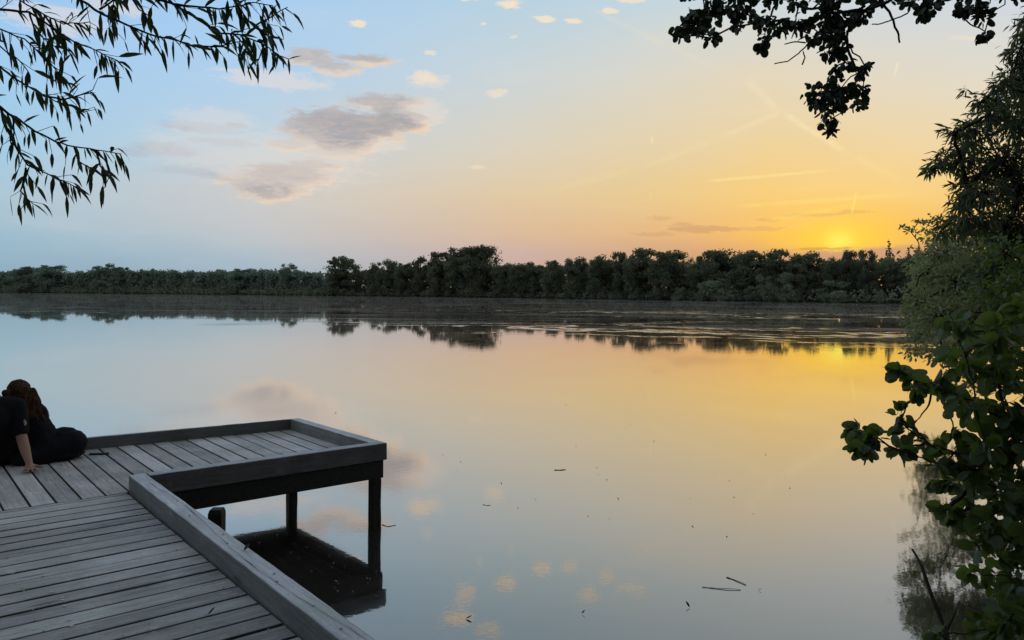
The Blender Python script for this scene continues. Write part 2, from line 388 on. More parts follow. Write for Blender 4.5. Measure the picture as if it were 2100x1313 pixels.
def water_mat():
    mm, b, o = mat('lake_water')
    g = b.n('ShaderNodeNewGeometry'); P = g.outputs['Position']; x, y, z = b.xyz(P)
    # rippled, scum covered water out in the lake, calm water near the jetty
    warp = b.m('MULTIPLY', b.m('SUBTRACT', b.noise(b.mapv(P, (.035, .06, 1)), 1.0, 5, .62, .8), .5), 42.0)
    lim = b.mr(x, -45, 12, 74.0, 33.0)
    far = b.mr(b.m('SUBTRACT', b.m('ADD', y, warp), lim), -3.0, 9.0, smooth=True)
    rib = b.noise(b.mapv(P, (.05, .16, 1), rot=(0, 0, R(-14))), 1.0, 5, .6, 1.4)
    fil = b.noise(b.mapv(P, (1.3, .55, 1)), 1.0, 4, .7)
    patch = b.m('MULTIPLY', far, b.mr(b.m('ADD', b.m('MULTIPLY', rib, .8), b.m('MULTIPLY', fil, .2)), .41, .59, .06, 1.0))
    rib2 = b.noise(b.mapv(P, (.045, .075, 1), rot=(0, 0, R(20)), loc=(3.3, 1.7, 0)), 1.0, 3, .5, 1.6)
    iso = b.mr(b.m('ABSOLUTE', b.m('SUBTRACT', rib2, .5)), b.mr(x, 0, 12, .022, .042), .003, smooth=True)
    zone = b.m('MULTIPLY', b.mr(b.m('SUBTRACT', b.m('ADD', y, b.m('MULTIPLY', warp, .5)), lim), -8.0, 4.0, smooth=True), b.mr(y, 150, 70, smooth=True))
    lines = b.m('MULTIPLY', b.m('MULTIPLY', iso, zone), b.m('MULTIPLY', b.m('MULTIPLY', b.mr(fil, .35, .6), b.mr(b.noise(b.mapv(P, (.02, .035, 1), loc=(9, 4, 0)), 1.0, 2, .5), .42, .55)), b.mr(x, -70, 0, .35, 1.0)))
    # ripples
    w1 = b.noise(b.mapv(P, (1, 1, 1)), 1.4, 3, .5)
    w2 = b.noise(P, 9.0, 3, .6)
    w3 = b.noise(P, 30.0, 2, .6)
    h = b.m('ADD', b.m('MULTIPLY', w1, .0012), b.m('ADD', b.m('MULTIPLY', w2, .0008), b.m('MULTIPLY', w3, .00022)))
    h = b.m('MULTIPLY', h, b.mr(y, 12, 55, 1.0, .22))
    bp = b.n('ShaderNodeBump'); b.put(bp.inputs['Height'], h); bp.inputs['Strength'].default_value = 1.0; bp.inputs['Distance'].default_value = .55
    nrm = bp.outputs[0]
    lw = b.n('ShaderNodeLayerWeight'); lw.inputs[0].default_value = .5
    s = b.m('SUBTRACT', 1.0, lw.outputs['Facing'])          # sine of the grazing angle
    refl = b.ramp(s, [(0, (.97,)*3), (.05, (.93,)*3), (.10, (.86,)*3), (.19, (.74,)*3), (.31, (.57,)*3), (.40, (.42,)*3), (.7, (.12,)*3), (1, (.04,)*3)])
    gl = b.n('ShaderNodeBsdfGlossy'); b.put(gl.inputs[0], b.mix(b.mr(s, .06, .36), (.97, .96, .94, 1), (.95, .872, .785, 1))); b.put(gl.inputs['Normal'], nrm)
    b.put(gl.inputs['Roughness'], b.m('ADD', .006, b.m('ADD', b.m('MULTIPLY', patch, .035), b.m('MULTIPLY', lines, .28))))
    gl2 = b.n('ShaderNodeBsdfGlossy'); b.t.links.new(gl.inputs[0].links[0].from_socket, gl2.inputs[0]); b.put(gl2.inputs['Normal'], nrm); gl2.inputs['Roughness'].default_value = .12
    film = b.noise(b.mapv(P, (.9, .9, 1)), 1.0, 6, .7, 1.2)
    spk = b.noise(P, 60, 2, .7)
    filmm = b.m('MULTIPLY', b.mr(film, .56, .74), b.mr(spk, .5, .7))
    base = b.mix(b.m('MULTIPLY', filmm, .7), (.026, .023, .019, 1), (.26, .24, .20, 1))
    base = b.mix(b.m('MULTIPLY', patch, .9), base, (.31, .275, .225, 1))
    base = b.mix(lines, base, (.34, .29, .19, 1))
    df = b.n('ShaderNodeBsdfDiffuse'); b.put(df.inputs[0], base)
    fac = b.m('MULTIPLY', refl, b.m('SUBTRACT', 1.0, b.m('ADD', b.m('MULTIPLY', patch, .50), b.m('MULTIPLY', filmm, .10))))
    mx = b.n('ShaderNodeMixShader'); b.put(mx.inputs[0], fac); b.put(mx.inputs[1], df.outputs[0]); gm = b.n('ShaderNodeMixShader'); b.put(gm.inputs[0], b.m('MULTIPLY', b.mr(film, .42, .62, .02, .24), b.mr(y, 60, 25, .4, 1.0))); b.put(gm.inputs[1], gl.outputs[0]); b.put(gm.inputs[2], gl2.outputs[0])
    b.put(mx.inputs[2], gm.outputs[0])
    b.put(o.inputs[0], mx.outputs[0]); return mm
M['water'] = water_mat()

# ------------------------------------------------------------------ lake and ground
shore_px = [(-420, 596.5), (-200, 598.2), (0, 600.3), (300, 603), (600, 606), (900, 609), (1100, 611.7), (1300, 615), (1500, 618), (1700, 621), (1900, 624), (2100, 628)]
far_shore = [at(a, c, 0) for a, c in shore_px]
lake = [(p.x, p.y) for p in far_shore] + [(190, 205), (160, 150), (100, 92), (52, 56), (28, 37), (18, 26), (13.4, 19), (9.6, 12.5), (6.6, 8), (4.9, 5), (3.9, 2.5), (3.2, 0), (1.6, -2.5), (-1, -3.2), (-2.6, -1), (-3.4, 1.1), (-6, 1.5), (-15, 0), (-60, -15), (-300, -30), (-900, 50), (-1300, 400), (-1200, 700)]
cen = Vector((-120, 200))
def densify(pl):
    o = []
    for i, p in enumerate(pl):
        q = pl[(i+1) % len(pl)]; L = math.dist(p, q); n = max(1, min(14, int(L/6)))
        for k in range(n):
            t = k/n; x = p[0]+(q[0]-p[0])*t; y = p[1]+(q[1]-p[1])*t
            a = min(L*.08, 5.0 if L > 40 else .25)
            x += a*mnoise.noise((x*.05, y*.05, 3)) if k else 0; y += a*mnoise.noise((x*.05, y*.05, 9)) if k else 0
            o.append((x, y))
    return o
lake = densify(lake)
def offs(p, d):
    v = Vector(p)-cen; return cen + v.normalized()*(v.length+d)
g = Geo(); n = len(lake)
rows = [(-9, -1.2), (-.5, -.12), (.6, .12), (3, .42), (12, .75), (60, 1.1), (400, 1.6), (2500, 2.5), (9000, 4)]
for d, z in rows:
    for p in lake:
        q = offs(p, d); zz = z + (.12*mnoise.noise((q.x*.3, q.y*.3, 1)) if 0 < d < 50 else 0)
        g.v.append((q.x, q.y, zz))
for r in range(len(rows)-1):
    for i in range(n):
        j = (i+1) % n; g.f.append((r*n+i, r*n+j, (r+1)*n+j, (r+1)*n+i))
tag(g.build('ground', M['soil'], smooth=True), kind='structure')
g = Geo(); g.quad((-3000, -1500, 0), (3000, -1500, 0), (3000, 3000, 0), (-3000, 3000, 0))
wo = g.build('lake_water', M['water'])
if wo.data.polygons[0].normal.z < 0: wo.data.flip_normals()
tag(wo, kind='structure')

# ------------------------------------------------------------------ jetty
DECK, RAILT, RAILB = .68, .805, .637
O = Vector((-3.034, 5.896)); dA = Vector((.6468, -.7627)); dB = Vector((.7826, .6225))
def AB(a, b_): p = O + dA*a + dB*b_; return (p.x, p.y)
def lerp(p, q, t): return (p[0]+(q[0]-p[0])*t, p[1]+(q[1]-p[1])*t)
SEo, SEi, NEo, NEi = (-1.218, 7.289), (-1.393, 7.297), (-2.487, 8.687), (-2.567, 8.619)
FRi = (-4.328, 7.396); fdir = Vector((FRi[0]-NEi[0], FRi[1]-NEi[1])).normalized(); fn = Vector((fdir.y, -fdir.x))
if fn.y < 0: fn = -fn
FRi_end = tuple(Vector(NEi)+fdir*5.2)
NBo, NBi = (-2.89, 5.937), (-2.963, 6.027)
jet = empty('wooden_jetty', (-2.0, 6.0, 0), 'weathered grey wooden jetty with low edge rails standing over the calm water', 'jetty')
def b_on(line0, line1, b_):      # a such that AB(a, b_) lies on a line
    p = O + dB*b_; q = Vector(line0); d = Vector(line1)-q
    den = dA.x*d.y - dA.y*d.x
    return ((q.x-p.x)*d.y - (q.y-p.y)*d.x)/den
# end deck: boards run along A
gd = Geo(); b0 = -3.15; wdt = .166
kb = 0
while b0 < 2.4:
    g0 = rnd.choice([.011, .014, .017, .018]); bb0, bb1 = b0+g0/2, b0+wdt-g0/2
    top = max(b_on(NEi, FRi, bb0), b_on(NEi, FRi, bb1)) - .02
    ends = []
    for q in (bb0, bb1):
        a_end = -.006 if q < .03 else b_on(NBi, SEi, q) - .002
        ends.append(a_end)
    if bb0 < .03 < bb1: ends = [min(ends)]*2
    lim = []
    # the last boards stop against the end rail
    for q in (bb0, bb1): lim.append(q)
    zt = DECK + rnd.uniform(-.0025, .0025)
    poly = [AB(b_on(NEi, FRi, bb0)-.01 if True else top, bb0), AB(b_on(NEi, FRi, bb1)-.01, bb1), AB(ends[1], bb1), AB(ends[0], bb0)]
    # clip against the inner face of the end rail
    def clip(poly):
        q0 = Vector(SEi); d = Vector(NEi)-q0; out = []
        sg = lambda p: (d.x*(p[1]-q0.y) - d.y*(p[0]-q0.x))
        for i in range(len(poly)):
            p, q = poly[i], poly[(i+1) % len(poly)]; sp_, sq = sg(p), sg(q)
            if sp_ >= 0: out.append(p)
            if sp_*sq < 0: out.append(lerp(p, q, sp_/(sp_-sq)))
        return out
    poly = clip(poly)
    if len(poly) > 2: gd.prism(poly, DECK-.042, zt)
    b0 += wdt
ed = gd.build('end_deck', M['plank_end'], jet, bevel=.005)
tag(ed, 'boards of the platform running away towards the lake')
# walkway deck: boards run along B
gd = Geo(); a0 = 0.0
first = True
while a0 < 11.5:
    wd = .075 if first else rnd.choice([.148, .152, .156, .16])
    gp = rnd.choice([.007, .009, .020, .024]); first = False
    zt = DECK + rnd.uniform(-.0025, .0025)
    bR = lambda a: -.012 + .0095*a/3       # follows the kerb
    nseg = 1
    gd.prism([AB(a0+gp/2, -3.0), AB(a0+gp/2, -.02), AB(a0+wd-gp/2, -.02), AB(a0+wd-gp/2, -3.0)], DECK-.042, zt)
    a0 += wd
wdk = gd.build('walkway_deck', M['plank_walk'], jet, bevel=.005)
tag(wdk, 'boards of the walkway running across towards the kerb rail')
def box_line(p, q, off0, off1, z0, z1, name, mt, parent=jet, bev=.006):
    d = (Vector(q)-Vector(p)).normalized(); nn = Vector((d.y, -d.x)); gg = Geo(); n_ = max(1, int((Vector(q)-Vector(p)).length/.5))
    gg.prism([tuple(Vector(p)+nn*off0), tuple(Vector(q)+nn*off0), tuple(Vector(q)+nn*off1), tuple(Vector(p)+nn*off1)], z0, z1)
    return gg.build(name, mt, parent, bevel=bev)
def timber(poly, z0, z1, name, mt, jit=.004, parent=jet):
    a0, a1, b1, b0 = [Vector(p) for p in poly]; n_ = max(6, int((a1-a0).length/.07)); gg = Geo()
    for i in range(n_+1):
        t = i/n_; p, q = a0.lerp(a1, t), b0.lerp(b1, t)
        for k, (v, zz) in enumerate(((p, z0), (q, z0), (q, z1), (p, z1))):
            w1 = mnoise.noise((v.x*7, v.y*7, zz*9+k)); w2 = mnoise.noise((v.x*23, v.y*23, zz*19+k*3))
            off = (q-p).normalized()*jit*(w1+.7*w2)
            gg.v.append((v.x+off.x, v.y+off.y, zz + jit*.8*(mnoise.noise((v.x*9, v.y*9, k*5+1))*.8 - max(0, w2-.35)*2.2)))
    for i in range(n_):
        for j in range(4):
            a = i*4+j; c = i*4+(j+1) % 4; gg.f.append((a, c, c+4, a+4))
    gg.f.append((3, 2, 1, 0)); e = n_*4; gg.f.append((e, e+1, e+2, e+3))
    o = gg.build(name, mt, parent, bevel=.007)
    bm = bmesh.new(); bm.from_mesh(o.data); bmesh.ops.recalc_face_normals(bm, faces=bm.faces); bm.to_mesh(o.data); bm.free()
    return o
def poly_part(poly, z0, z1, name, mt, parent=jet, bev=.006):
    gg = Geo(); gg.prism(poly, z0, z1); return gg.build(name, mt, parent, bevel=bev)
# rails round the end deck
KL0, KR0 = Vector((-3.06, 5.935)), Vector((-2.905, 5.947))
kd = Vector((-.716+3.068, 3.145-5.947)).normalized(); kn = Vector((-kd.y, kd.x))
if kn.x < 0: kn = -kn
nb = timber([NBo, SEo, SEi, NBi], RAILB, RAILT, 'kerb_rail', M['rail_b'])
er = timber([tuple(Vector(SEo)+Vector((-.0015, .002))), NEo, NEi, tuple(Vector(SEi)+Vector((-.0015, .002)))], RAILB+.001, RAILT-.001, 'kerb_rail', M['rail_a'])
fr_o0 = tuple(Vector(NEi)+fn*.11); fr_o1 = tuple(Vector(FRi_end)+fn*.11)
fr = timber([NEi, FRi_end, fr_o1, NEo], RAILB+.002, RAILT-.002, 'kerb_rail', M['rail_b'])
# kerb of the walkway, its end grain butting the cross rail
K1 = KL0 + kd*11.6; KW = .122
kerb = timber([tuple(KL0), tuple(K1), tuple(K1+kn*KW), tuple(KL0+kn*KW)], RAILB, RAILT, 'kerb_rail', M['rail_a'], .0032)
tag(kerb, 'pale split kerb timber along the near walkway')
# split along the kerb: a thin dark wedge cut of slivers just proud of the top
gg = Geo(); pts = []
for i in range(60):
    s_ = .35 + i*.075
    o_ = .060 + .030*math.sin(i*.16) + .008*mnoise.noise((i*.5, 0, 0))
    p = KL0 + kd*s_ + kn*o_; pts.append((p, .0022*(.3+abs(mnoise.noise((i*.33, 5, 0)))*1.6)))
for (p, w0), (q, w1) in zip(pts, pts[1:]):
    zt = RAILT+.0035
    gg.quad((p.x-kn.x*w0, p.y-kn.y*w0, zt), (p.x+kn.x*w0, p.y+kn.y*w0, zt), (q.x+kn.x*w1, q.y+kn.y*w1, zt), (q.x-kn.x*w1, q.y-kn.y*w1, zt))
gg.build('split', M['wet'], kerb)
for (s_, o_) in ((1.02, .085), (1.42, .045), (1.95, .085), (2.12, .05), (2.75, .075), (2.86, .045), (3.25, .06), (3.55, .05)):
    p = KL0 + kd*s_ + kn*o_; gg = Geo()
    gg.prism([(p.x+.0065*math.cos(t*math.pi/4), p.y+.0065*math.sin(t*math.pi/4)) for t in range(8)], RAILT+.0005, RAILT+.005)
    gg.build('screw', M['steel'], kerb, bevel=.001)
lk = KL0 - kn*2.98 + kd*.02
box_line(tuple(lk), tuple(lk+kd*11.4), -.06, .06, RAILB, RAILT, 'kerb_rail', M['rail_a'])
# fascia, bearers, posts
ndir = (Vector(SEo)-Vector(NBo)).normalized(); nin = Vector((-ndir.y, ndir.x))
f0 = Vector(NBo)+nin*.022 - ndir*.25; f1 = Vector(SEo)+nin*.022 - ndir*.025
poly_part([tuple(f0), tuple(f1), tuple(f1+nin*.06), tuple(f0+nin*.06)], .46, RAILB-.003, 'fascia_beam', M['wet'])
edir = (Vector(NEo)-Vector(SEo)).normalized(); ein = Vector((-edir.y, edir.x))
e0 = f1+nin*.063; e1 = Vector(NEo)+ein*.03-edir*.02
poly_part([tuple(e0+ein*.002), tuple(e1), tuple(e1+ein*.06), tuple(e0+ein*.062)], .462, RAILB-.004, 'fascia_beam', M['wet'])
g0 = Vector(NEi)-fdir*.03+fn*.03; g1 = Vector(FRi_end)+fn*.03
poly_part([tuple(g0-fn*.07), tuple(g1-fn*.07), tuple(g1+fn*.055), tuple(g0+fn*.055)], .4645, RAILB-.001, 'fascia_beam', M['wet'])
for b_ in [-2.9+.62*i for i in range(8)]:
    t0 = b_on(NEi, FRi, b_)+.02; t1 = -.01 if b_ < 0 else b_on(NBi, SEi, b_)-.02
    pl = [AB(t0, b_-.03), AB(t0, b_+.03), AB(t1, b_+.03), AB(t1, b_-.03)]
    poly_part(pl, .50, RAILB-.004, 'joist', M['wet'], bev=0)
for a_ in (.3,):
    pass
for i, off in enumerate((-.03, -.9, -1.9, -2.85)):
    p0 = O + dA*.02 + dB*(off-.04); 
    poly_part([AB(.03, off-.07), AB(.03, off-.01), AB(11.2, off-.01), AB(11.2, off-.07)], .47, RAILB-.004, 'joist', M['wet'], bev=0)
def post(x, y, w, ztop, ang, label=None, chamfer=False):
    gg = Geo(); c, s_ = math.cos(ang)*w/2, math.sin(ang)*w/2
    ring = [(c-s_, s_+c), (-c-s_, -s_+c), (-c+s_, -s_-c), (c+s_, s_-c)]
    levels = [(-1.1, 1.04), (-.02, 1.0), (.06, 1.03), (.2, .98), (ztop-.03, 1.0), (ztop, .82 if chamfer else 1.0)]
    for zz, k in levels:
        for (a, b_) in ring:
            j = rnd.uniform(.97, 1.03); gg.v.append((x+a*k*j, y+b_*k*j, zz))
    for r in range(len(levels)-1):
        for j in range(4):
            a = r*4+j; b2 = r*4+(j+1) % 4; gg.f.append((a, b2, b2+4, a+4))
    k = (len(levels)-1)*4; gg.f.append((k, k+1, k+2, k+3))
    o = gg.build('post', M['post'], jet, bevel=.006)
    if label: tag(o, label)
    return o
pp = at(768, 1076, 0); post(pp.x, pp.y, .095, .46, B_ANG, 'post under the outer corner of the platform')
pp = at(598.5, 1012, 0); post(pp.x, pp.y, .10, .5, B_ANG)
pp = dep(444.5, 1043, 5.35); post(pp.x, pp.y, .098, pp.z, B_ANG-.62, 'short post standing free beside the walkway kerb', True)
for (a_, b_) in ((.4, -2.9), (-1.9, -2.9), (2.6, -.12), (5.2, -.12), (5.2, -2.9)):
    q = AB(a_, b_); post(q[0], q[1], .11, RAILB-.006 if b_ > -1 else .6, B_ANG)

for (bb_,) in ((-.10,), (-.93,), (-1.87,)):
    a = .11
    while a < 3.4:
        p = AB(a+rnd.uniform(-.012, .012), bb_+rnd.uniform(-.012, .012)); gg = Geo()
        gg.prism([(p[0]+.0055*math.cos(t*math.pi/3), p[1]+.0055*math.sin(t*math.pi/3)) for t in range(6)], DECK+.001, DECK+.0045)
        gg.build('screw', M['steel'], wdk); a += .154
gg = Geo()
# things lying on the jetty
gg = Geo(); p0 = at(182, 931.5, DECK+.012); p1 = at(221, 930.5, DECK+.012); dd = (p1-p0).normalized(); nn = Vector((-dd.y, dd.x, 0))*.045
gg.prism([tuple(p0.xy), tuple(p1.xy), tuple((p1+nn).xy), tuple((p0+nn).xy)], DECK+.004, DECK+.016)
tag(gg.build('flat_strip', M['wet'], bevel=.003), 'small flat dark strip lying across the boards right of the seated couple', 'strip')
def dry_leaf(p, ln, ang, label):
    gg = Geo(); d = Vector((math.cos(ang), math.sin(ang), .12))
    gg.leaf(Vector(p)+Vector((0, 0, .004)), d, Vector((.2, .1, 1)), ln, ln*.3, OVAL, -.9, .5)
    gg.tube([Vector(p)+Vector((0, 0, .004)), Vector(p)-d*ln*.35+Vector((0, 0, .008))], .0012, .0008, 4)
    return tag(gg.build('dry_leaf', M['debris']), label, 'leaf')
for q in ((88,1180),(106,1214),(127,1230),(133,1242),(142,1270),(147,1283),(128,1225)):
    p = at(q[0], q[1], DECK+.005); gg = Geo(); gg.prism([(p.x+.010*rnd.uniform(.6, 1.2)*math.cos(t*math.pi/4), p.y+.010*rnd.uniform(.6, 1.2)*math.sin(t*math.pi/4)) for t in range(8)], DECK+.003, DECK+.0055)
    tag(gg.build('pale_fleck', M['pale']), 'tiny pale fleck on the walkway boards at lower left', 'fleck', 'pale flecks on the walkway boards')
dry_leaf(at(425, 1263, DECK+.004), .05, .4, 'curled dry leaf lying on the walkway boards near the bottom edge')
dry_leaf(at(500, 1131, RAILT+.003), .05, .9, 'dark curled leaf lying on the pale kerb rail')

# ------------------------------------------------------------------ foliage tools
def mst(pts, root=0):
    n_ = len(pts); inn = {root}; edges = []; best = {i: (root, (pts[i]-pts[root]).length) for i in range(n_) if i != root}
    while best:
        i = min(best, key=lambda k: best[k][1]); pa = best.pop(i)[0]; edges.append((pa, i)); inn.add(i)
        for k in best:
            d = (pts[k]-pts[i]).length
            if d < best[k][1]: best[k] = (i, d)
    return edges
def wiggle(a, b_, amp, n_=5):
    out = []
    for i in range(n_+1):
        t = i/n_; p = a.lerp(b_, t)
        if 0 < i < n_: p = p + rv(amp)
        out.append(p)
    return out
def leafy(parent, blobs, y0, yspan, prof, ln, ratio, dens, lm, bm_, root=None, twig_r=.004, droop=.4, name_b='branch', name_f='foliage', down=.5, keep=None, twigs=True, minleaf=6):
    """blobs: ellipses (px, py, rx, ry[, density]) seen in the photo, given a depth of their own and filled with leaves"""
    cs = []; gl = Geo(); gb = Geo()
    for bl in blobs:
        yy = y0 + rnd.uniform(-yspan, yspan); cs.append((dep(bl[0], bl[1], yy), bl, yy))
    pts = [c[0] for c in cs]
    if root is not None: pts = [root] + pts
    ed = mst(pts)
    kids = {}
    for a, c in ed: kids.setdefault(a, []).append(c)
    size = {}
    def sz(i): size[i] = 1 + sum(sz(k) for k in kids.get(i, ())); return size[i]
    sz(0)
    if twigs:
        for a, c in ed:
            r0 = twig_r*(.7+.55*math.sqrt(size[c])); gb.tube(wiggle(pts[a], pts[c], (pts[a]-pts[c]).length*.06), r0, r0*.75, 5)
    for (c, bl, yy) in cs:
        sx, sy = bl[2]*yy/F, bl[3]*yy/F; sd = (sx+sy)*.6
        k = bl[4] if len(bl) > 4 else 1.0
        nn_ = max(minleaf if k >= 1 else 3, int(dens*k*math.pi*bl[2]*bl[3]/(.78*ratio*(ln*F/yy)**2)))
        for _ in range(max(2, nn_//9)):
            v = rv(); tip = c + Vector((v.x*sx, v.y*sd, v.z*sy))
            if twigs: gb.tube(wiggle(c, tip, .12*(tip-c).length, 3), twig_r*.55, twig_r*.28, 4)
            for q in range(9):
                t = rnd.uniform(.15, 1.0); v2 = rv()
                base = c.lerp(tip, t) + Vector((v2.x*sx, v2.y*sd, v2.z*sy))*.55
                d = (base-c).normalized()*.8 + rv(.8) + Vector((0, 0, -down))
                s_ = ln*rnd.uniform(.65, 1.12)
                gl.leaf(base, d, rv(), s_, s_*ratio*rnd.uniform(.6, 1.12), prof, droop*rnd.uniform(-.3, 2.2), rnd.uniform(.08, .5))
    if twigs: gb.build(name_b, bm_, parent)
    gl.build(name_f, lm, parent)
def stem(parent, pts, r0, r1, name='trunk', mt=None, n_=9):
    gg = Geo(); P2 = []
    for a, c in zip(pts, pts[1:]):
        P2 += wiggle(Vector(a), Vector(c), (Vector(a)-Vector(c)).length*.025, 4)[:-1]
    P2.append(Vector(pts[-1])); gg.tube(P2, r0, r1, n_); return gg.build(name, mt or M['bark'], parent, smooth=True)

# ------------------------------------------------------------------ willow overhanging at upper left
wl = empty('willow_tree', (-4.3, .7, .3), 'overhanging willow at upper left with long narrow drooping leaves', 'tree')
YW = 2.25
crown_w = Vector((-2.6, 1.9, 3.5))
stem(wl, [(-4.3, .7, .1), (-4.2, .8, 1.4), (-3.7, 1.2, 2.7), tuple(crown_w)], .17, .06)
wbr = [[(164,-60),(164,0),(209,29),(244,44),(305,70),(366,84),(396,95),(449,95),(500,85)],
       [(300,-50),(324,0),(354,8),(392,13),(449,19),(472,15),(520,5),(560,12)],
       [(320,-30),(354,8),(385,27),(415,46),(453,69),(495,72),(541,91),(571,114),(594,122)],
       [(440,-40),(480,-5),(500,30),(520,55),(560,85)],
       [(-80,90),(0,137),(23,156),(57,177),(88,196),(126,213),(180,230)],
       [(-90,170),(0,219),(27,240),(72,270),(114,291),(152,301),(198,308),(248,316)],
       [(-60,150),(0,221),(15,267),(38,312),(57,339),(91,354),(133,373),(164,388)],
       [(53,345),(50,365),(42,392),(56,408),(68,419)],
       [(27,240),(29,268),(28,290)],
       [(-90,0),(0,20),(60,25),(110,60),(150,85),(200,105),(250,130)],
       [(-60,30),(0,60),(50,80),(100,125),(130,165)],
       [(10,-60),(40,0),(90,30),(130,50),(185,45)],
       [(-60,60),(0,95),(40,125),(60,150)],
       [(90,30),(120,75),(150,120)],[(60,25),(70,60),(110,95)],
       [(152,301),(160,330),(190,350)],[(198,308),(205,340),(225,365)],[(88,196),(130,205),(165,195),(190,185)],
       [(204,20),(235,-2),(300,-40)],[(244,-60),(236,-10),(228,30),(232,60)],[(260,-20),(285,20),(310,35)],[(541,91),(535,110),(528,128)],[(495,72),(505,100),(500,120)],[(520,55),(548,40),(590,15)]]
gl = Geo(); gb = Geo()
for k, br in enumerate(wbr):
    y_ = YW + rnd.uniform(-.22, .22)
    P3 = [dep(a, c, y_ + .02*i) for i, (a, c) in enumerate(br)]
    fine_ = []
    for a, c in zip(P3, P3[1:]): fine_ += wiggle(a, c, (a-c).length*.04, 3)[:-1]
    fine_.append(P3[-1])
    if br[0][0] < -20 or br[0][1] < -20:
        fine_ = wiggle(crown_w, P3[0], .05, 6)[:-1] + fine_
    gb.tube(fine_, .0052 if len(br) > 5 else .0035, .0014, 5)
    tot = 0
    start = 6 if (br[0][0] < -20 or br[0][1] < -20) else 0
    for i in range(start, len(fine_)-1):
        a, c = fine_[i], fine_[i+1]; L = (c-a).length; frac = (i-start)/max(1, len(fine_)-1-start)
        nl = L/.0082*(.35 + 1.0*frac)
        nl = nl
        if mnoise.noise((k*3.1, i*.45, 0)) < -.34: nl *= .25
        nl = int(nl) + (rnd.random() < nl-int(nl))
        for q in range(nl):
            base = a.lerp(c, rnd.random()); d0 = (c-a).normalized()
            sd = d0.cross(Vector((0, 1, 0))).normalized()*rnd.choice((-1, 1))
            # a short shoot, then leaves hanging from it
            if rnd.random() < .35:
                tip = base + (d0*.5 + sd*.5 + rv(.4) + Vector((0, 0, -.25))).normalized()*rnd.uniform(.02, .06)
                gb.tube([base, tip], .0012, .0008, 4); base = tip
            d = d0*.5 + sd*.6 + rv(.75) + Vector((0, 0, -.42))
            ln = rnd.uniform(.036, .076)
            gl.leaf(base, d, Vector((rnd.uniform(-.7, .7), -1, rnd.uniform(-.3, .9))), ln, ln*.098*rnd.uniform(.75, 1.2), WILLOW, rnd.uniform(.1, 1.3), .3)
gb.build('branch', M['bark'], wl); gl.build('foliage', M['willow'], wl)

# ------------------------------------------------------------------ alder overhanging at upper right
al = empty('alder_tree', (5.4, 2.2, .4), 'overhanging alder at upper right, small round leaves dark against the sky', 'tree')
za = lambda L: [((1300+q[0]/2.625), q[1]/2.625, q[2]/2.625, q[3]/2.625, *(q[4:])) for q in L]
ab = za([(330,120,105,62),(250,185,34,30,.6),(400,60,95,55),(290,90,40,30),(560,50,85,55),(550,140,28,30),(410,205,42,45),(720,110,75,45),(695,225,42,60),(870,120,72,52),(780,150,50,32),(880,30,60,30),(1080,70,105,80),(1020,190,80,52),(1050,280,70,60),(1088,360,30,55),(1100,190,52,75),(1230,60,60,52),(1180,110,34,28),(1140,335,30,34),(1240,350,36,26),(1200,395,24,18),(1000,510,78,70),(1120,470,95,42),(1230,485,70,42),(1060,565,70,45),(1200,565,52,26),(1060,640,52,45),(1070,715,48,30),(1560,50,52,52),(1470,20,56,28),(1600,25,52,40),(1840,40,80,38),(1880,100,52,45),(1890,170,50,32),(1760,80,24,18,.5),
         (330,-60,120,60),(560,-60,120,60),(800,-50,120,60),(1080,-70,140,70),(1300,-40,120,60),(1550,-60,120,60),(1840,-60,120,60),(2050,-80,120,60),(2250,-100,120,80)])
aroot = Vector((1.9, 3.75, 4.9))
stem(al, [(5.4, 2.2, .2), (5.2, 2.4, 1.8), (4.9, 2.5, 3.6), (3.9, 3.0, 5.0), tuple(aroot)], .16, .03)
leafy(al, ab, 3.8, .32, ALDER, .042, .44, 3.3, M['alder'], M['bark'], aroot, .0026, .2, down=.35)
gb = Geo()
for br, r0 in (([(1791,-20),(1791,8),(1765,30),(1738,65),(1738,99),(1753,137)], .011), ([(1800,-20),(1810,4),(1828,34),(1841,65),(1845,88)], .008), ([(1788,50),(1806,49),(1822,44),(1840,37),(1862,27)], .0045),
           ([(1588,131),(1616,126),(1632,114),(1647,101),(1658,90),(1681,76)], .0062), ([(1609,91),(1630,86),(1652,88)], .004), ([(1647,105),(1651,118),(1645,133)], .004)):
    P3 = [dep(a, c, 3.78) for a, c in br]; P4 = []
    for a, c in zip(P3, P3[1:]): P4 += wiggle(a, c, (a-c).length*.05, 3)[:-1]
    P4.append(P3[-1]); gb.tube(P4, r0 if r0 > .007 else .003, r0*.6 if r0 > .007 else .004, 5)
gb.build('bare_twig', M['bark'], al)

# ------------------------------------------------------------------ right bank
dw = empty('willow_tree', (4.9+1.6, 6.9, .5), 'tall dark willow at the right edge, narrow leaves against the yellow sky', 'tree')
db = [(2110,60,30,40),(2120,180,40,50),(2060,175,26,26),(2030,235,34,26),(1985,300,34,24),(1940,318,22,16,.7),(2010,360,44,30),(1975,420,34,26),(1985,385,30,22),(1925,480,24,18,.6),(2090,108,24,30),(2072,160,34,32),(2048,208,40,34),(2008,212,26,16,.7),(1985,185,12,8,.4),(2085,250,55,55),(2000,268,46,34),(1958,272,30,16,.7),(2050,330,64,48),(1970,330,42,30),(1925,338,30,24,.8),(1905,352,18,14,.6),(2090,390,56,56),(2015,395,55,36),(2000,450,56,36),(1955,462,40,34,.8),(2065,470,56,54),(2110,480,60,60),(2050,560,60,60),(2105,600,55,70),(2140,300,60,90),(2150,200,60,80),(2160,420,60,80),(2220,260,70,90),(2230,420,70,90),(2170,560,70,80),(2130,120,50,60),(2200,120,70,70),(2140,40,50,50),(2230,20,70,70)]
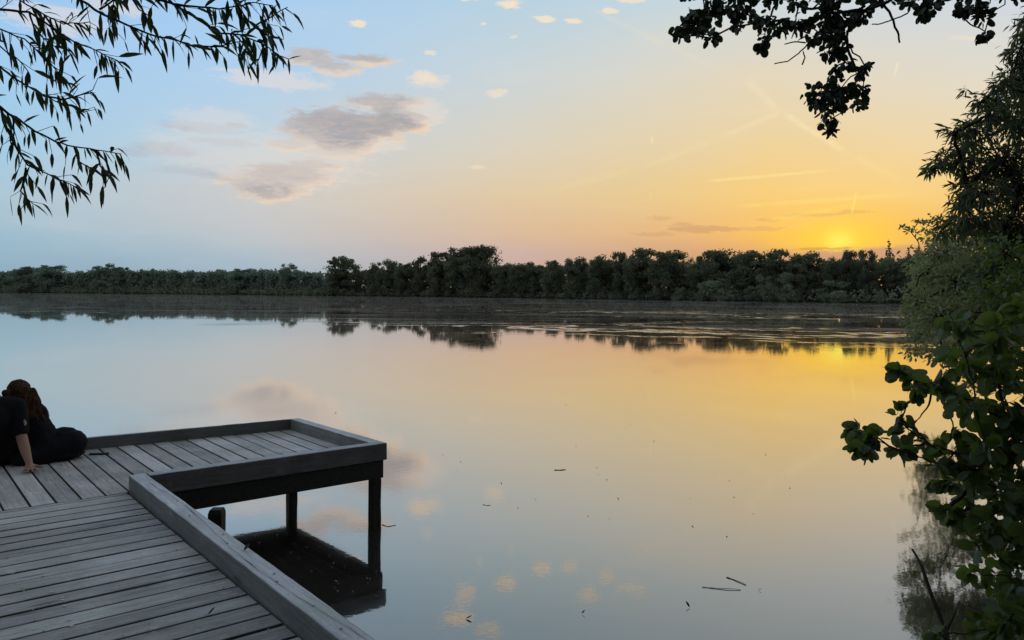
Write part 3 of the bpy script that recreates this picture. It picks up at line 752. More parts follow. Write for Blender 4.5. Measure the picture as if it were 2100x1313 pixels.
stem(dw, [(6.5, 6.9, .2), (6.1, 6.8, 1.5), (5.7, 6.7, 3.0)], .14, .05)
leafy(dw, db, 6.4, .45, WILLOW, .082, .125, 2.5, M['dwillow'], M['bark'], Vector((5.7, 6.7, 3.0)), .006, .35, down=.45)
hb = empty('waterside_bush', (8.9, 10.8, .2), 'hazy grey-green bush leaning over the water below the dark willow', 'bush')
hbb = [(1930,520,55,34),(1905,560,48,40),(1960,580,66,56),(1890,622,40,36),(1930,650,66,46),(2000,560,60,60),(2010,640,60,60),(1888,685,36,26),(1876,716,26,18,.8),(1930,728,46,24,.9),(1975,716,50,36),(2050,650,60,80),(2080,560,60,80),(1980,500,60,40),(2050,480,60,50),(2120,620,60,90),(2190,600,70,100),(1955,765,40,14,.4),(1870,650,22,22,.7),(2040,760,50,40),(1862,600,14,16,.6),(1990,790,40,20,.6)]
stem(hb, [(9.0, 10.9, .2), (8.3, 10.7, 1.2), (7.4, 10.6, 1.9)], .09, .04)
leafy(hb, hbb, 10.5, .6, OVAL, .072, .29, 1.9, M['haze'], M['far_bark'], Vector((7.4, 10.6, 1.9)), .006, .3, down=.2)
hb2 = empty('waterside_bush', (13.6, 19.2, .2), 'sparse light-twigged bush reaching left against the yellow glow above the hazy bush', 'bush')
hb2b = [(1895,468,36,16,.35),(1920,490,44,22,.5),(1868,476,24,9,.3),(1852,470,9,6,.3),(1905,540,34,34),(1935,600,46,40),(1960,520,46,40),(1900,600,30,34),(2000,600,60,60),(1915,660,34,34),(1890,452,20,10,.3),(1930,450,30,16,.4)]
stem(hb2, [(13.9, 19.3, .2), (13.2, 19.1, 1.2), (12.3, 18.9, 2.2)], .12, .05)
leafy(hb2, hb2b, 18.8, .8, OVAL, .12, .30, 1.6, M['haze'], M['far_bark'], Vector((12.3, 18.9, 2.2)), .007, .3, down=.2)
gbsh = empty('leafy_bush', (4.6, 4.9, .4), 'yellowish green small-leaved bush below the dark willow at the right edge', 'bush')
gbb = [(2062,520,52,44,.8),(2085,590,50,52),(2045,612,46,38),(2095,670,46,44),(2055,668,40,34),(2130,560,50,60),(2150,660,60,70),(2020,590,30,26,.7)]
stem(gbsh, [(4.6, 4.9, .2), (4.1, 4.9, 1.3), (3.75, 4.9, 2.0)], .05, .02)
leafy(gbsh, gbb, 5.0, .3, OVAL, .055, .26, 1.7, M['green'], M['bark'], Vector((3.75, 4.9, 2.0)), .004, .3, down=.2)
sh = empty('alder_shrub', (2.55, 2.2, .3), 'foreground alder shrub at right with large rounded green leaves over the water', 'shrub')
shb = [(1965,880,40,28),(1990,1030,34,26),(1950,990,26,14,.6),(2010,1180,24,30,.7),(1975,760,30,24),(2020,900,40,30),(1990,960,30,20),(2045,1050,40,34),(2095,960,40,46),(2060,790,46,36),(2095,640,30,30),(2100,1240,44,40),(2050,1290,40,30),(2010,1305,24,18,.6),(2000,1120,24,20,.5),(2060,1200,26,30,.7),(1955,660,26,16,.8),(1990,680,42,32),(2030,680,46,38),(1980,732,44,36),(2040,750,56,46),(2090,720,40,56),(1852,766,26,7,.9),(1880,778,26,9),(1912,790,30,12),(1878,802,18,10,.7),(1950,800,42,26),(2000,822,54,36),(2060,830,56,48),(1764,882,16,10),(1780,896,20,12),(1800,903,24,14),(1782,918,26,8,.8),(1848,852,22,18),(1862,880,28,16),(1842,922,22,8,.8),(1900,908,42,22),(1960,930,52,32),(1922,956,32,10,.8),(2030,930,56,46),(2080,900,50,60),(2000,985,52,30),(2070,1010,50,46),(1966,1062,24,18,.8),(2020,1075,44,30),(1944,1044,14,8,.6),(2080,1090,40,38),(2045,1140,40,26,.8),(2088,1180,36,48),(2078,1260,40,48),(1935,1300,18,16,.5),(2130,760,50,80),(2130,900,50,80),(2130,1040,50,80),(2135,1180,50,80),(2130,1290,60,60),(2190,820,60,120),(2190,1050,60,120)]
sroot = Vector((2.15, 2.5, 1.3))
stem(sh, [(2.6, 2.2, -.1), (2.45, 2.3, .7), tuple(sroot)], .035, .016)
leafy(sh, shb, 2.65, .2, ALDER, .053, .42, 2.2, M['shrub'], M['bark'], sroot, .0020, .25, down=.25)
gb = Geo(); tips = []
for br in ([(2100,975),(2069,980),(2022,966),(1971,966),(1924,950),(1873,935),(1834,921),(1803,905),(1768,891),(1750,882)], [(1960,930),(1932,929),(1897,901),(1873,878),(1840,868)], [(2060,860),(2003,834),(1964,810),(1927,792),(1891,780),(1863,770),(1840,766)], [(2080,740),(2025,703),(1994,688),(1970,673),(1935,660)], [(2130,1120),(2100,1112),(2030,1093),(1990,1073),(1951,1050),(1930,1040)], [(1912,800),(1905,830),(1890,850),(1875,870)], [(1945,812),(1950,850),(1955,875),(1948,905)]):
    P3 = [dep(a, c, 2.65) for a, c in br]; P4 = []
    for a, c in zip(P3, P3[1:]): P4 += wiggle(a, c, (a-c).length*.06, 3)[:-1]
    P4.append(P3[-1]); gb.tube(P4, .0042, .0015, 6)
gb.build('limb', M['bark'], sh)
ds_ = empty('dead_branch', (2.0, 2.75, .0), 'bare dark dead branch sticking up from the water under the alder shrub', 'branch')
P3 = [dep(a, c, 2.75 + .05*i) for i, (a, c) in enumerate([(1975,1400),(1940,1296),(1926,1260),(1912,1226),(1898,1185),(1889,1159),(1880,1142),(1871,1127)])]
P3[0] = Vector((P3[0].x, P3[0].y, -.1))
gb = Geo(); gb.tube(P3, .010, .0045, 7); gb.build('stem', M['bark'], ds_)
P3 = [dep(a, c, 2.85) for a, c in [(1940,1296),(1952,1272),(1962,1250)]]
gb = Geo(); gb.tube(P3, .005, .002, 6); gb.build('side_twig', M['bark'], ds_)

# the crowns the hanging branches belong to, and an unseen wood added behind to darken the jetty
def cq(gg, c, rx, ry, rz, n_, s_):
    for _ in range(n_):
        v = rv(); p = Vector((c[0]+v.x*rx, c[1]+v.y*ry, c[2]+v.z*rz)); a = rv().normalized(); b_ = a.cross(rv()).normalized(); k = s_*rnd.uniform(.5, 1.1)
        gg.quad(p-a*k-b_*k*.5, p+a*k*.6-b_*k*.7, p+a*k+b_*k*.5, p-a*k*.7+b_*k*.6)
for (tr, cs_, mm_, trunk_top) in ((wl, [(-3.6, -1.2, 5.6, 3.0, 2.4, 1.5), (-5.5, .8, 6.2, 2.6, 2.2, 1.8), (-3.4, -3.6, 6.6, 2.4, 2.0, 1.8)], M['willow'], Vector((-3.9, .2, 5.2))),
                               (al, [(4.2, .2, 6.0, 3.0, 2.4, 1.6), (2.6, -3.4, 6.4, 2.6, 2.2, 1.6), (6.0, 2.2, 6.8, 2.6, 2.4, 2.0)], M['alder'], Vector((4.6, 1.6, 5.6)))):
    gg = Geo()
    for c in cs_: cq(gg, c[:3], c[3], c[4], c[5], 1500, .17)
    gg.build('crown', mm_, tr)
    gb = Geo()
    for c in cs_:
        for _ in range(4): gb.tube(wiggle(trunk_top, Vector(c[:3])+rv(1.4), .15, 5), .05, .015, 6)
    gb.build('limb', M['bark'], tr)
gg = Geo()
for k in range(46):
    t = k/45; x_ = -26+52*t; y_ = -7.0-3.0*math.sin(t*math.pi)-rnd.uniform(0, 4)
    for zz in (1.2, 3.2, 5.4): cq(gg, (x_+rnd.uniform(-1, 1), y_, zz), 1.9, 1.6, 1.5, 60, .5)
for k in range(8):
    t = k/15; x_ = 8.5+8.0*t*t+rnd.uniform(0, 2); y_ = -7+17*t
    for zz in (1.2, 3.2, 5.4, 7.4): cq(gg, (x_, y_, zz), 1.7, 1.6, 1.4, 70, .45)
tag(gg.build('unseen_bank_wood', M['alder']), 'unseen dense wood added on the bank behind the jetty to darken it', 'wood', kind='stuff')

# ------------------------------------------------------------------ far shore
def ground_pt(px, back):
    i = max(k for k in range(len(shore_px)-1) if shore_px[k][0] <= px) if px > shore_px[0][0] else 0
    (a, ya), (c, yc) = shore_px[i], shore_px[i+1]; t = (px-a)/(c-a)
    p = at(px, ya+(yc-ya)*t, 0); d = p.xy.normalized(); return Vector((p.x+d.x*back, p.y+d.y*back, .3))
def px_h(px, ytop, p):            # height of something standing at p whose top is seen at ytop
    yb = CY - 0
    d = ray(px, ytop); q = EYEP + d*(p.y/d.y); return q.z - p.z
def crown_quads(gg, c, rx, ry, rz, n_, s_, up=.35):
    for _ in range(n_):
        v = rv().normalized(); r_ = rnd.uniform(.55, 1.12)
        p = Vector((c[0]+v.x*rx*r_, c[1]+v.y*ry*r_, c[2]+v.z*rz*r_))
        nn = (v*.45 + rv(1.0) + Vector((0, 0, up*.6))).normalized()
        a = nn.cross(rv()).normalized(); b_ = nn.cross(a); k = s_*rnd.uniform(.55, 1.15)
        w_ = k*rnd.uniform(.5, 1.0)
        gg.quad(p-a*k-b_*w_*.6, p+a*k*.7-b_*w_, p+a*k+b_*w_*.7, p-a*k*.6+b_*w_)
def inner(gg, c, rx, ry, rz, n_):
    for _ in range(n_):
        p = Vector(c) + rv(.25*rx); a = rv().normalized(); b_ = a.cross(rv()).normalized()
        a = Vector((a.x*rx, a.y*ry, a.z*rz))*.75; b_ = Vector((b_.x*rx, b_.y*ry, b_.z*rz))*.75
        gg.quad(p-a-b_*.5, p+a*.6-b_, p+a+b_*.6, p-a*.5+b_)
def make_tree_mesh(kind, seed):
    global rnd
    keep = rnd; rnd = random.Random(seed); gc = Geo(); gt = Geo()
    if kind in ('oak', 'mass'):
        gt.tube([(0, 0, -.05), (.01, 0, .2), (0, .01, .45), (.02, 0, .8)], .03, .012, 6)
        for _ in range(60 if kind == 'oak' else 90):
            t = rnd.uniform(.08, .94); R_ = (.38 if kind == 'oak' else .40)*math.sin(math.pi*(.12+.8*t))**.6 + .05
            an = rnd.uniform(0, 6.28); r_ = R_*math.sqrt(rnd.random())*.9
            s_ = rnd.uniform(.06, .15)*(1.15-.4*t)
            c = (r_*math.cos(an), r_*math.sin(an), min(t, 1-s_*.75)); gt.tube([(0, 0, max(.1, c[2]-.2)), c], .008, .004, 4)
            crown_quads(gc, c, s_*1.2, s_*1.2, s_*.8, 80, .019); inner(gc, c, s_*.9, s_*.9, s_*.6, 2)
    elif kind == 'tall':
        gt.tube([(0, 0, -.05), (.005, 0, .3), (0, .01, .6), (.01, 0, .88)], .022, .008, 6)
        for _ in range(34):
            t = rnd.uniform(.06, .92); R_ = .23*math.sin(math.pi*(.18+.72*t))**.5
            an = rnd.uniform(0, 6.28); r_ = R_*math.sqrt(rnd.random())*.85; s_ = rnd.uniform(.075, .125)
            c = (r_*math.cos(an), r_*math.sin(an), min(t, 1-s_)); gt.tube([(0, 0, max(.1, c[2]-.15)), c], .006, .003, 4)
            crown_quads(gc, c, s_, s_, s_*1.0, 110, .018); inner(gc, c, s_*.8, s_*.8, s_*.8, 3)
    elif kind == 'bush':
        gt.tube([(0, 0, -.05), (.02, 0, .4)], .03, .015, 6)
        for _ in range(18):
            t = rnd.uniform(.05, .85); R_ = .55*math.sqrt(max(.05, 1-t*t*.95)); an = rnd.uniform(0, 6.28); r_ = R_*math.sqrt(rnd.random())*.8
            s_ = rnd.uniform(.16, .26)*(1.1-.4*t); crown_quads(gc, (r_*math.cos(an), r_*math.sin(an), min(t, 1-s_*.8)), s_, s_, s_*.8, 150, .024)
    elif kind == 'spruce':
        gt.tube([(0, 0, -.05), (0, 0, .98)], .02, .003, 6)
        for i in range(26):
            t = .08+.9*i/26; R_ = .24*(1-t)**.85+.008
            for q in range(max(4, int(52*(1-t)))):
                an = rnd.uniform(0, 6.28); r_ = R_*rnd.uniform(.35, 1.0)
                crown_quads(gc, (r_*math.cos(an), r_*math.sin(an), t-.25*r_), .012, .012, .008, 2, .02)
    elif kind == 'bare':
        gt.tube([(0, 0, 0), (0, 0, .6), (.02, 0, .95)], .012, .004, 5)
        for _ in range(26):
            t = rnd.uniform(.4, .9); an = rnd.uniform(0, 6.28); L = rnd.uniform(.1, .22); e = (L*.6*math.cos(an), L*.6*math.sin(an), t+L)
            gt.tube([(0, 0, t), e], .006, .003, 4); crown_quads(gc, e, .05, .05, .05, 8, .016)
    rnd = keep
    mc = bpy.data.meshes.new('crown'); mc.from_pydata([tuple(v) for v in gc.v], [], gc.f)
    mt = bpy.data.meshes.new('trunk'); mt.from_pydata([tuple(v) for v in gt.v], [], gt.f); mt.materials.append(M['far_bark'])
    return mc, mt
protos = {}
def far_tree(px, ytop, halfw, kind, seed, mt, label, back=6, name='broadleaf_tree', group='trees on the far shore', cat='tree', zrot=None):
    key = (kind, seed)
    if key not in protos: protos[key] = make_tree_mesh(kind, seed)
    mc, mtk = protos[key]
    p = ground_pt(px, back); h = px_h(px, ytop, p); base_w = {'oak': .47, 'mass': .46, 'tall': .30, 'bush': .68, 'spruce': .25, 'bare': .2}[kind]
    wx = halfw*p.y/F/base_w
    e = empty(name, p, label, cat, group); e.rotation_euler.z = rnd.uniform(0, 6.28) if zrot is None else zrot; e.scale = (wx, wx, h)
    c = bpy.data.objects.new('crown', mc); C.objects.link(c); c.parent = e
    t = bpy.data.objects.new('trunk', mtk); C.objects.link(t); t.parent = e
    if not mc.materials: mc.materials.append(None)
    c.material_slots[0].link = 'OBJECT'; c.material_slots[0].material = mt
    return e
D_, B_, U_, PL_ = M['far_dark'], M['far_blue'], M['far_bush'], M['far_pale']
fts = [
 (62,546,46,'oak',1,B_,'bluish rounded tree on the far shore, nearest the left edge of the view'),
 (108,543,40,'oak',2,B_,'broad bluish crown on the far shore, second bump from the left'),
 (215,540,34,'oak',3,B_,'taller bluish crown on the far shore below the lowest willow leaves'),
 (252,547,30,'oak',1,B_,'lower bluish crown just right of the taller one on the left far shore'),
 (500,550,36,'oak',2,B_,'flat low crown on the far shore left of the small pointed bump'),
 (592,539,24,'oak',3,B_,'small pointed crown poking above the even left wood'),
 (702,525,36,'mass',4,D_,'lone tall round-headed tree standing clear of the skyline left of centre'),
 (768,534,24,'tall',5,D_,'tree with a ragged top just right of the lone round-headed tree'),
 (795,529,28,'oak',5,D_,'tree with a wide top between the lone tree and the poplars'),
 (830,538,26,'oak',2,D_,'lower tree left of the poplar group'),
 (862,525,24,'tall',6,D_,'slim poplar at the left of the tall central group'),
 (903,516,34,'mass',6,D_,'thin-crowned tree showing sky gaps beside the tallest tree'),
 (948,506,44,'mass',7,D_,'left half of the tallest dense pair near the centre'),
 (985,503,46,'mass',8,D_,'tallest dense flat-topped tree near the centre of the far shore'),
 (1018,522,14,'bare',8,D_,'thin half-bare tree just right of the tallest tree'),
 (1036,540,30,'mass',4,D_,'low dense tree filling the dip beside the half-bare tree'),
 (1070,541,34,'mass',9,D_,'low tree in the dip right of the tallest tree'),
 (1095,536,30,'oak',3,D_,'low rounded tree right of the dip'),
 (1135,533,32,'oak',2,D_,'dark rounded tree under the first orange sky'),
 (1182,527,32,'oak',4,D_,'dark tree left of the row of big crowns on the right'),
 (1232,521,34,'oak',5,D_,'first of the big dark crowns on the right far shore'),
 (1275,516,30,'oak',6,D_,'dark crown beside the open-crowned tree'),
 (1318,508,46,'oak',8,D_,'tall dark tree with see-through gaps in its crown'),
 (1372,514,48,'mass',9,D_,'broad dome-shaped dark tree before the notch in the skyline'),
 (1430,524,24,'oak',1,D_,'small dark tree in the notch of the skyline'),
 (1470,511,52,'oak',8,D_,'broad spreading dark tree right of the notch'),
 (1540,514,50,'mass',9,D_,'wide dark tree behind the tallest grey bush'),
 (1600,511,48,'oak',6,D_,'wide dark tree behind the middle grey bushes'),
 (1655,516,42,'oak',4,D_,'dark rounded tree just left of the setting sun'),
 (1705,524,30,'oak',5,D_,'dark tree directly below the setting sun'),
 (1740,512,24,'oak',8,D_,'thin-topped tree just right of the setting sun'),
 (1778,512,26,'oak',6,D_,'dark tree between the sun and the pointed spruce'),
 (1880,520,40,'oak',9,D_,'dark tree behind the hazy waterside bush'),
]
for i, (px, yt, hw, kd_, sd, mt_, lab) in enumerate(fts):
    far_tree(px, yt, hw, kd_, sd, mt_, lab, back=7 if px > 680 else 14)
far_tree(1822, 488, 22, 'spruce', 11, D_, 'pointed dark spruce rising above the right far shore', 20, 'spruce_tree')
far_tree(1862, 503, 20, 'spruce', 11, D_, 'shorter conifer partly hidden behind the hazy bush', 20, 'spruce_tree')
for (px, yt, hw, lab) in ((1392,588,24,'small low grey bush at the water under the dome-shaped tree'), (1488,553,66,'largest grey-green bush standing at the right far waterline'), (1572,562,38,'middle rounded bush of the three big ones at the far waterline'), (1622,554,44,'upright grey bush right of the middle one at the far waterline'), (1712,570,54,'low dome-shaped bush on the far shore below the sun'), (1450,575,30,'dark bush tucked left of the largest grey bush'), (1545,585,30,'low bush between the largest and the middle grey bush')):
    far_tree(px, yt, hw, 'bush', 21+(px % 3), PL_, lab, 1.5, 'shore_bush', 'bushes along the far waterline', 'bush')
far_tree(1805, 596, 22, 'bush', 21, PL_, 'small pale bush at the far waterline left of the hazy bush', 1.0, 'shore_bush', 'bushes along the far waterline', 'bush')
# the wood behind reads as one mass
sky_line = [(-420,556),(-150,552),(0,556),(40,551),(100,549),(150,555),(215,548),(300,552),(350,551),(400,554),(450,552),(540,551),(620,554),(670,557),(740,550),(800,546),(880,540),(960,535),(1030,546),(1090,543),(1180,538),(1260,528),(1380,528),(1410,536),(1500,526),(1600,526),(1680,530),(1720,534),(1800,524),(1900,520),(2100,512)]
def interp(tab, x):
    for (a, ya), (c, yc) in zip(tab, tab[1:]):
        if a <= x <= c: return ya+(yc-ya)*(x-a)/(c-a)
    return tab[0][1] if x < tab[0][0] else tab[-1][1]
gl_, gr_ = Geo(), Geo(); gu, gu2 = Geo(), Geo()
px = -400.0
while px < 2080:
    p = ground_pt(px, 0); unit = p.y/F
    stepm = 2.0; tgt = gl_ if px < 690 + rnd.uniform(-40, 40) else gr_
    for row in range(2):
        pr = ground_pt(px + rnd.uniform(-8, 8), 14+row*9 + rnd.uniform(-3, 3)); h = px_h(px, interp(sky_line, px) + rnd.uniform(0, 5) + 5*mnoise.noise((px*.021, 3, 1)) + 2.5*mnoise.noise((px*.06, 9, 1)), pr)
        z = 1.2
        while z < h:
            r_ = rnd.uniform(2.2, 4.6) if px < 690 else rnd.uniform(1.7, 3.4)
            zc = min(z, h - r_*.8)
            crown_quads(tgt, (pr.x+rnd.uniform(-2, 2), pr.y+rnd.uniform(-3, 3), zc), r_, r_, r_*.85, 40 if row == 0 else 26, .85 if px < 690 else .55)
            inner(tgt, (pr.x, pr.y+1.5, zc), r_, r_, r_*.8, 2)
            z += r_*1.25
    pb = ground_pt(px, 20); inner(tgt, (pb.x, pb.y, 2.6), 3.2, 1.5, 3.0, 3)
    for q in range(1):
        pr = ground_pt(px + rnd.uniform(-6, 6), 2.5+rnd.uniform(-1.5, 3)); hh = rnd.uniform(2.0, 5.0)*(1.0 if px > 690 else 1.35)
        r_ = hh*.55
        crown_quads(gu if rnd.random() < .8 else gu2, (pr.x, pr.y, hh*.5+.1), r_*1.25, r_, hh*.55, 44, .42 if px > 690 else .65)
    px += stepm/unit
tag(gl_.build('far_wood', B_), 'even bluish wood along the left far shore', 'wood', kind='stuff')
tag(gr_.build('far_wood', D_), 'dark wood filling the gaps behind the trees on the right far shore', 'wood', kind='stuff')
tag(gu.build('shore_undergrowth', U_), 'low grey-green undergrowth along the far waterline', 'undergrowth', kind='stuff')
tag(gu2.build('pale_undergrowth', PL_), 'paler scrub dotted along the far waterline', 'undergrowth', kind='stuff')

# ------------------------------------------------------------------ floating bits
def stick(pxs, r_, mt, label, name='floating_stick', cat='stick', group=None):
    gg = Geo(); P3 = [at(a, c, r_*.6) for a, c in pxs]; P4 = []
    for a, c in zip(P3, P3[1:]): P4 += wiggle(a, c, (a-c).length*.03, 3)[:-1]
    P4.append(P3[-1]); gg.tube(P4, r_, r_*.6, 6); return tag(gg.build(name, mt), label, cat, group)
stick([(1137,964),(1150,964),(1160,963)], .006, M['debris'], 'short dark stick floating on the pale middle of the water')
stick([(1440,1204),(1470,1207),(1519,1210)], .0045, M['pale'], 'long pale twig floating level, lower right of the water')
stick([(1490,1184),(1505,1189),(1530,1200)], .0045, M['debris'], 'slanting twig floating just above the long pale twig')
stick([(783,1076),(795,1080),(812,1077)], .0035, M['debris'], 'bent thin twig floating right of the platform corner post')
stick([(990,1035),(1000,1037),(1006,1036)], .003, M['debris'], 'tiny twig floating left of centre on the greyish water')
def flake(name, p, ln, ang, mt, label, cat, group=None, tilt=.0):
    gg = Geo(); d = Vector((math.cos(ang), math.sin(ang), tilt))
    gg.leaf(Vector((0, 0, .004)), d, Vector((.1, .1, 1)), ln, ln*.28, OVAL, -.5, .35)
    o = gg.build(name, mt); o.location = (p.x, p.y, 0); return tag(o, label, cat, group)
flake('floating_leaf', at(1414, 1247, 0), .05, 2.2, M['wet'], 'upturned black leaf floating alone at lower right of the water', 'leaf', tilt=.5)
flake('floating_leaf', at(1193, 1260, 0), .035, .4, M['wet'], 'small black leaf floating near the bottom middle', 'leaf', tilt=.4)
flake('floating_leaf', at(1555, 1212, 0), .03, .3, M['pale'], 'small pale bit floating right of the long twig', 'leaf')
flake('floating_leaf', at(686, 847, 0), .05, .2, M['wet'], 'dark leaf floating beyond the platform corner', 'leaf')
flake('floating_leaf', at(955, 1270, 0), .05, .1, M['wet'], 'dark leaf floating in the reflected cloud at the bottom', 'leaf')
dots = [(1182,915),(945,948),(939,965),(1228,974),(1243,986),(1268,1025),(1417,1022),(1467,970),(1496,987),(1507,1019),(1100,1024),(1207,1058),(1248,1065),(1060,1042),(1490,1103),(1418,1078),(1160,830),(1350,770),(1748,795),(1725,800),(1225,960),(1028,990),(910,934),(1080,918),(1570,932),(1620,1000),(1545,1053),(1340,905),(1290,870)]
seed_leaf = None
for i, q in enumerate(dots):
    p = at(q[0], q[1], 0)
    if seed_leaf is None:
        seed_leaf = flake('floating_leaf', p, .045, .2, M['fleck'], 'tiny dark fleck of leaf floating on the open water', 'leaf', 'dark flecks floating on the open water')
        o = seed_leaf
    else:
        o = seed_leaf.copy(); C.objects.link(o); o.location = (p.x, p.y, 0)
    k = rnd.uniform(.3, .7); o.scale = (k, k, k); o.rotation_euler.z = rnd.uniform(0, 6.28)
seed2 = None
for i in range(34):
    while True:
        a, c = rnd.uniform(500, 785), rnd.uniform(1080, 1235)
        top = 1090 + (a-480)*(-20/110) if a < 590 else 1070 + (a-590)*.53
        bot = 1090 + (a-480)*.62
        if top+4 < c < bot-4: break
    p = at(a, c, 0)
    if seed2 is None:
        seed2 = flake('floating_fleck', p, .028, .2, M['petal'], 'tiny pale fleck floating in the dark reflection under the platform', 'fleck', 'pale flecks under the platform'); o = seed2
    else:
        o = seed2.copy(); C.objects.link(o); o.location = (p.x, p.y, 0)
    k = rnd.uniform(.4, 1.1); o.scale = (k, k, k); o.rotation_euler.z = rnd.uniform(0, 6.28)

# ------------------------------------------------------------------ the couple
def capsule(bm, a, b_, r0, r1):
    a, b_ = Vector(a), Vector(b_); d = (b_-a).normalized()
    u = d.cross(Vector((.31, .22, .92)))
    if u.length < 1e-3: u = d.cross(Vector((1, 0, 0)))
    u.normalize(); w_ = d.cross(u); N = 14; prof = []
    for k in range(5): t = -math.pi/2 + math.pi/2*(k+.15)/5; prof.append((a + d*(r0*math.sin(t)), r0*math.cos(t)))
    prof.append((a, r0)); prof.append((b_, r1))
    for k in range(5): t = math.pi/2*(k+.85)/5; prof.append((b_ + d*(r1*math.sin(t)), r1*math.cos(t)))
    rings = []
    for c, r_ in prof:
        rings.append([bm.verts.new(c + u*(r_*math.cos(2*math.pi*q/N)) + w_*(r_*math.sin(2*math.pi*q/N))) for q in range(N)])
    for r0_, r1_ in zip(rings, rings[1:]):
        for q in range(N): bm.faces.new((r0_[q], r0_[(q+1) % N], r1_[(q+1) % N], r1_[q]))
    bm.faces.new(rings[0][::-1]); bm.faces.new(rings[-1])
def chain(bm, pts):                       # [(point, radius), ...]
    for (a, ra), (b_, rb) in zip(pts, pts[1:]): capsule(bm, a, b_, ra, rb)
def ell(bm, c, rad, rot=0.0, tilt=None):
    mtx = Matrix.Translation(Vector(c)) @ Matrix.Rotation(rot, 4, 'Z')
    if tilt: mtx = mtx @ Matrix.Rotation(tilt[0], 4, tilt[1])
    bmesh.ops.create_icosphere(bm, subdivisions=3, radius=1.0, matrix=mtx @ Matrix.Diagonal((*rad, 1)))
def remeshed(name, fill, mt, parent, vox=.009, sm=6, fac=.5, wrinkle=0):
    bm = bmesh.new(); fill(bm); me = bpy.data.meshes.new('tmp'); bm.to_mesh(me); bm.free()
    o = bpy.data.objects.new('tmp', me); C.objects.link(o)
    r_ = o.modifiers.new('r', 'REMESH'); r_.mode = 'VOXEL'; r_.voxel_size = vox
    s_ = o.modifiers.new('s', 'SMOOTH'); s_.iterations = sm; s_.factor = fac
    bpy.context.view_layer.update()
    dg = bpy.context.evaluated_depsgraph_get(); m2 = bpy.data.meshes.new_from_object(o.evaluated_get(dg), depsgraph=dg)
    bpy.data.objects.remove(o); bpy.data.meshes.remove(me)
    if wrinkle:
        for v in m2.vertices:
            v.co += v.normal*wrinkle*(mnoise.noise(v.co*14)+.5*mnoise.noise(v.co*33))
    m2.name = name; m2.materials.clear(); m2.materials.append(mt); m2.polygons.foreach_set('use_smooth', [True]*len(m2.polygons))
    ob = bpy.data.objects.new(name, m2); C.objects.link(ob); ob.parent = parent
    ob.matrix_parent_inverse = Matrix.Translation(-parent.location); return ob
f2 = Vector((-.64, .77, 0)); r2 = Vector((.77, .64, 0)); Z = Vector((0, 0, 1))
YAW = math.atan2(r2.y, r2.x)
# --- man, mostly outside the left edge, leaning on his right hand
mp = Vector((-4.70, 6.79, DECK+.10))
man = empty('person', (mp.x, mp.y, DECK), 'person in a black t-shirt at the left edge, leaning on one bare forearm', 'person', 'couple sitting on the jetty')
m_sh = Vector((-4.63, 6.62, 1.255)); m_rs = Vector((-4.475, 6.71, 1.235)); m_ls = m_sh - r2*.19 + Z*.0
m_hand = at(62, 962, DECK+.02); m_el = Vector((-4.445, 6.72, .985)); m_hd = Vector((-4.715, 6.66, 1.475))
def head(bm, c, fwd, s_=1.0):
    yaw = math.atan2(fwd.y, fwd.x) - math.pi/2; side = Vector((fwd.y, -fwd.x, 0))
    ell(bm, c, (.076*s_, .095*s_, .105*s_), yaw); ell(bm, c+fwd*.03-Z*.05, (.058*s_, .062*s_, .065*s_), yaw)
    ell(bm, c+fwd*.098*s_-Z*.012, (.014, .022, .022), yaw)                                  # nose
    ell(bm, c+fwd*.088*s_-Z*.055, (.024, .010, .010), yaw)                                  # mouth
    for q in (-1, 1):
        ell(bm, c+side*(.078*s_*q)-fwd*.005-Z*.005, (.010, .018, .032), yaw)                 # ears
        ell(bm, c+fwd*.082*s_+side*(.03*q)+Z*.018, (.014, .010, .010), yaw)                 # brow and eye
